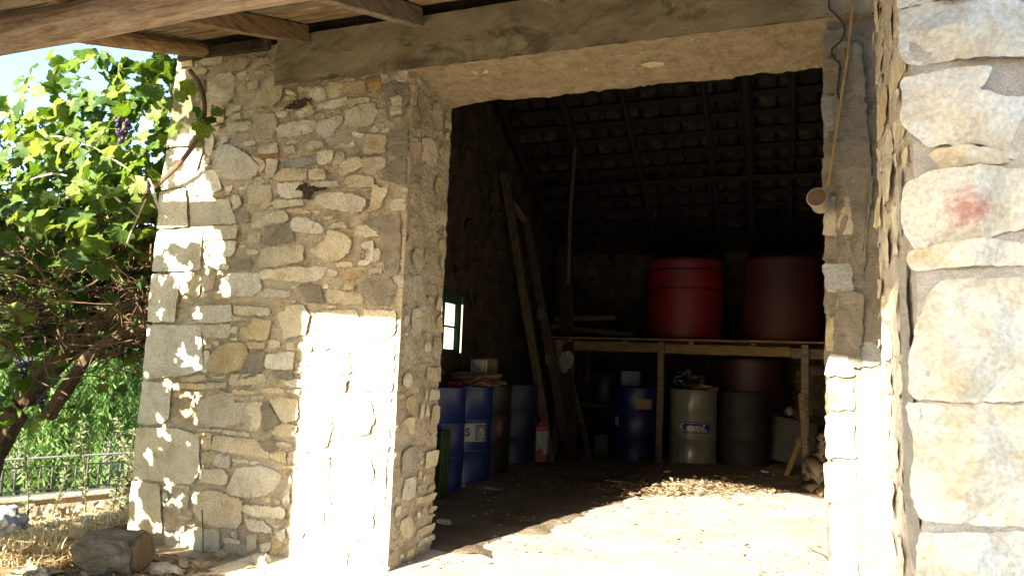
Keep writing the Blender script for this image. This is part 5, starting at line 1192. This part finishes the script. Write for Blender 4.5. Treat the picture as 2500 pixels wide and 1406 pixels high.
def tree(name, label, c, R, zt, zb, n, per, size, mat, seed, trunk=.18):
    r = random.Random(seed); gz = height(c[0], c[1]); t = thing(name, label, 'tree', (c[0], c[1], gz), 'trees beyond the railing')
    obj('trunk', tube(spline([(c[0], c[1], gz-.3), (c[0]+.1, c[1], gz+1.2), (c[0]-.1, c[1]+.1, zt-.4), (c[0], c[1], zt+.5)], 4), [trunk*(1-.05*i) for i in range(13)], 9, .25, seed), 'bark', t)
    for k in range(6):
        a = k*1.05+seed; obj('limb', tube(spline([(c[0], c[1], zt-1.2+.2*k), (c[0]+R*.4*math.cos(a), c[1]+R*.4*math.sin(a), zt+.2), (c[0]+R*.8*math.cos(a), c[1]+R*.8*math.sin(a), zt+.4)], 4), [.07-.006*i for i in range(9)], 6, .2), 'bark', t)
    stuff(obj('crown', strands(c, R, zt, zb, n, r, per, size), mat, t))
tree('pepper_tree', 'bright green weeping pepper tree with feathery hanging fronds beyond the railing', (-9.0, 4.9), 2.6, 1.6, -1.4, 1300, 60, .105, 'pepper_leaf', 3)
tree('pepper_tree', 'second weeping tree further right behind the feathery one', (-8.2, 8.6), 2.6, 2.2, -1.6, 900, 50, .13, 'pepper_leaf', 5)
tree('shade_tree', 'dark evergreen tree filling the background behind the weeping trees', (-13.5, 9.0), 5.0, 2.6, -2.6, 1500, 30, .32, 'dark_leaf', 8, .3)
tree('shade_tree', 'dark evergreen tree behind the vine at the left edge', (-13.5, 2.0), 4.0, 1.2, -2.4, 1200, 30, .30, 'dark_leaf', 9, .3)
# olive shrub by the railing
sh = thing('olive_shrub', 'grey-green olive shrub poking through the railing by the barn corner', 'shrub', (-5.2, 3.7, -1.0)); V, F = [], []; stems = []
for k in range(36):
    a = vr.uniform(-.5, .5); p0 = Vector((-5.5+vr.gauss(0, .25), 3.6+vr.gauss(0, .45), -1.0)); p1 = p0+Vector((vr.gauss(.1, .28), vr.gauss(0, .35), vr.uniform(.7, 1.35))); stems.append(tube([p0, p0.lerp(p1, .5)+Vector((.03, 0, 0)), p1], [.008, .006, .003], 5))
    for j in range(80):
        t = vr.uniform(.15, 1); p = p0.lerp(p1, t); d = Vector((vr.gauss(0, 1), vr.gauss(0, 1), vr.gauss(.5, .6))).normalized(); w_ = d.orthogonal().normalized(); s = vr.uniform(.05, .085); b = len(V); V += [p, p+d*s*.5+w_*s*.2, p+d*s, p+d*s*.5-w_*s*.2]; F.append((b, b+1, b+2, b+3))
obj('stems', join(*stems), 'twig', sh); stuff(obj('foliage', (V, F), 'olive_leaf', sh))
# grass
def grass(n, pick, h, seed, curl=.5):
    r = random.Random(seed); V, F = [], []
    for _ in range(n):
        x, y = pick(r); z = height(x, y)-.02; L = r.uniform(*h); a = r.uniform(0, 2*PI); l = r.uniform(.1, curl); d = Vector((math.cos(a), math.sin(a), 0)); s = Vector((-d.y, d.x, 0))*.0035; p = Vector((x, y, z)); b = len(V)
        V += [p-s, p+s, p+d*L*l*.4+Vector((0, 0, L*.6))+s*.8, p+d*L*l*.4+Vector((0, 0, L*.6))-s*.8, p+d*L*l*1.1+Vector((0, 0, L*(.95-l*.4)))]; F += [(b, b+1, b+2, b+3), (b+3, b+2, b+4)]
    return V, F
def pick_dry(r):
    while True:
        x, y = (r.uniform(-6.6, -1.8), r.uniform(-1.0, 4.0)) if r.random() < .5 else (r.uniform(-3.2, -1.15), r.uniform(-.85, .5))
        if noise.noise(Vector((x*.9, y*.9, 2))) > -.35 and (x < -1.85 or (y < -.35 and x < -1.42)) and (Vector((x, y, 0))-WA).dot(WN) > .02: return x, y
def pick_green(r):
    while True:
        x, y = r.gauss(-3.1, .6), r.gauss(1.0, .6)
        if x < -1.95: return x, y
for nm, lbl, n, pk_, hh, mt, sd, cu in (('dry_grass', 'dry straw-coloured grass on the slope below the vine', 6500, pick_dry, (.03, .15), 'straw', 4, 1.3), ('green_grass', 'patch of fresh green grass beside the barn corner', 1500, pick_green, (.05, .17), 'grass', 6, .7)):
    o = obj(nm, grass(n, pk_, hh, sd, cu), mt); stuff(o); o['label'] = lbl; o['category'] = 'grass'
def pick_mat(r): x, y = pick_dry(r); return x, y, height(x, y)
o = obj('dry_thatch', litter(11000, pick_mat, (.04, .2), .3, 9, .10), 'straw'); stuff(o); o['label'] = 'flattened dry grass and stalks covering the slope'; o['category'] = 'grass'
o = obj('fallen_leaves', litter(900, lambda r: (r.gauss(-1.15, .25), r.gauss(-.52, .12), -.01), (.03, .09), .5, 10, .6), 'dead_leaf'); stuff(o); o['label'] = 'brown fallen leaves around the log at the wall foot'; o['category'] = 'leaf litter'
# log, rocks, slab by the wall foot
lg_ = thing('cut_log', 'short grey weathered log lying at the foot of the barn corner', 'log', (-1.22, -.58, -.03))
a, b = Vector((-1.40, -.63, .075)), Vector((-1.06, -.55, .092))
obj('trunk', tube([a.lerp(b, k/8)+Vector((0, 0, .008*math.sin(k*1.4))) for k in range(9)], [.04, .074, .092, .100, .104, .102, .100, .098, .090], 22, .42, 6), 'stump', lg_)
d_ = (b-a).normalized(); obj('cut_end', tube([b-d_*.002, b+d_*.012], [.093, .088], 18, .1, 6), 'bark', lg_)
for i, (c, r, mt, lbl) in enumerate((((-.97, -.50, .0), (.13, .055, .04), 'rock', 'long pale rock lying at the foot of the wall'), ((-1.47, -.80, -.02), (.10, .07, .05), 'rock', 'brown rock at the lower left corner'), ((-3.4, .35, -.33), (.18, .14, .10), 'rock', 'white stone half hidden in the dry grass'), ((-3.9, .1, -.42), (.15, .12, .08), 'g', 'grey stone in the dry grass near the left edge'), ((-5.6, 1.9, -.78), (.32, .26, .24), 'g', 'grey boulder against the low wall at the left edge'), ((-.68, -.14, .01), (.05, .04, .035), 'w', 'small angular white stone at the foot of the sunlit wall'), ((-.98, -.10, .0), (.035, .03, .02), 'o', 'small orange stone at the wall foot'))):
    o = obj('rock', blob(c, r, 50+i*3, .35, 1.3, 4), mt); based(o); tag(o, lbl, 'rock')
o = obj('slender_weed', tube(spline([(-1.08, -.12, 0), (-1.09, -.12, .1), (-1.11, -.12, .22)], 4), .003, 5), 'wire'); based(o); tag(o, 'single dark thin stalk standing against the wall foot', 'stalk')
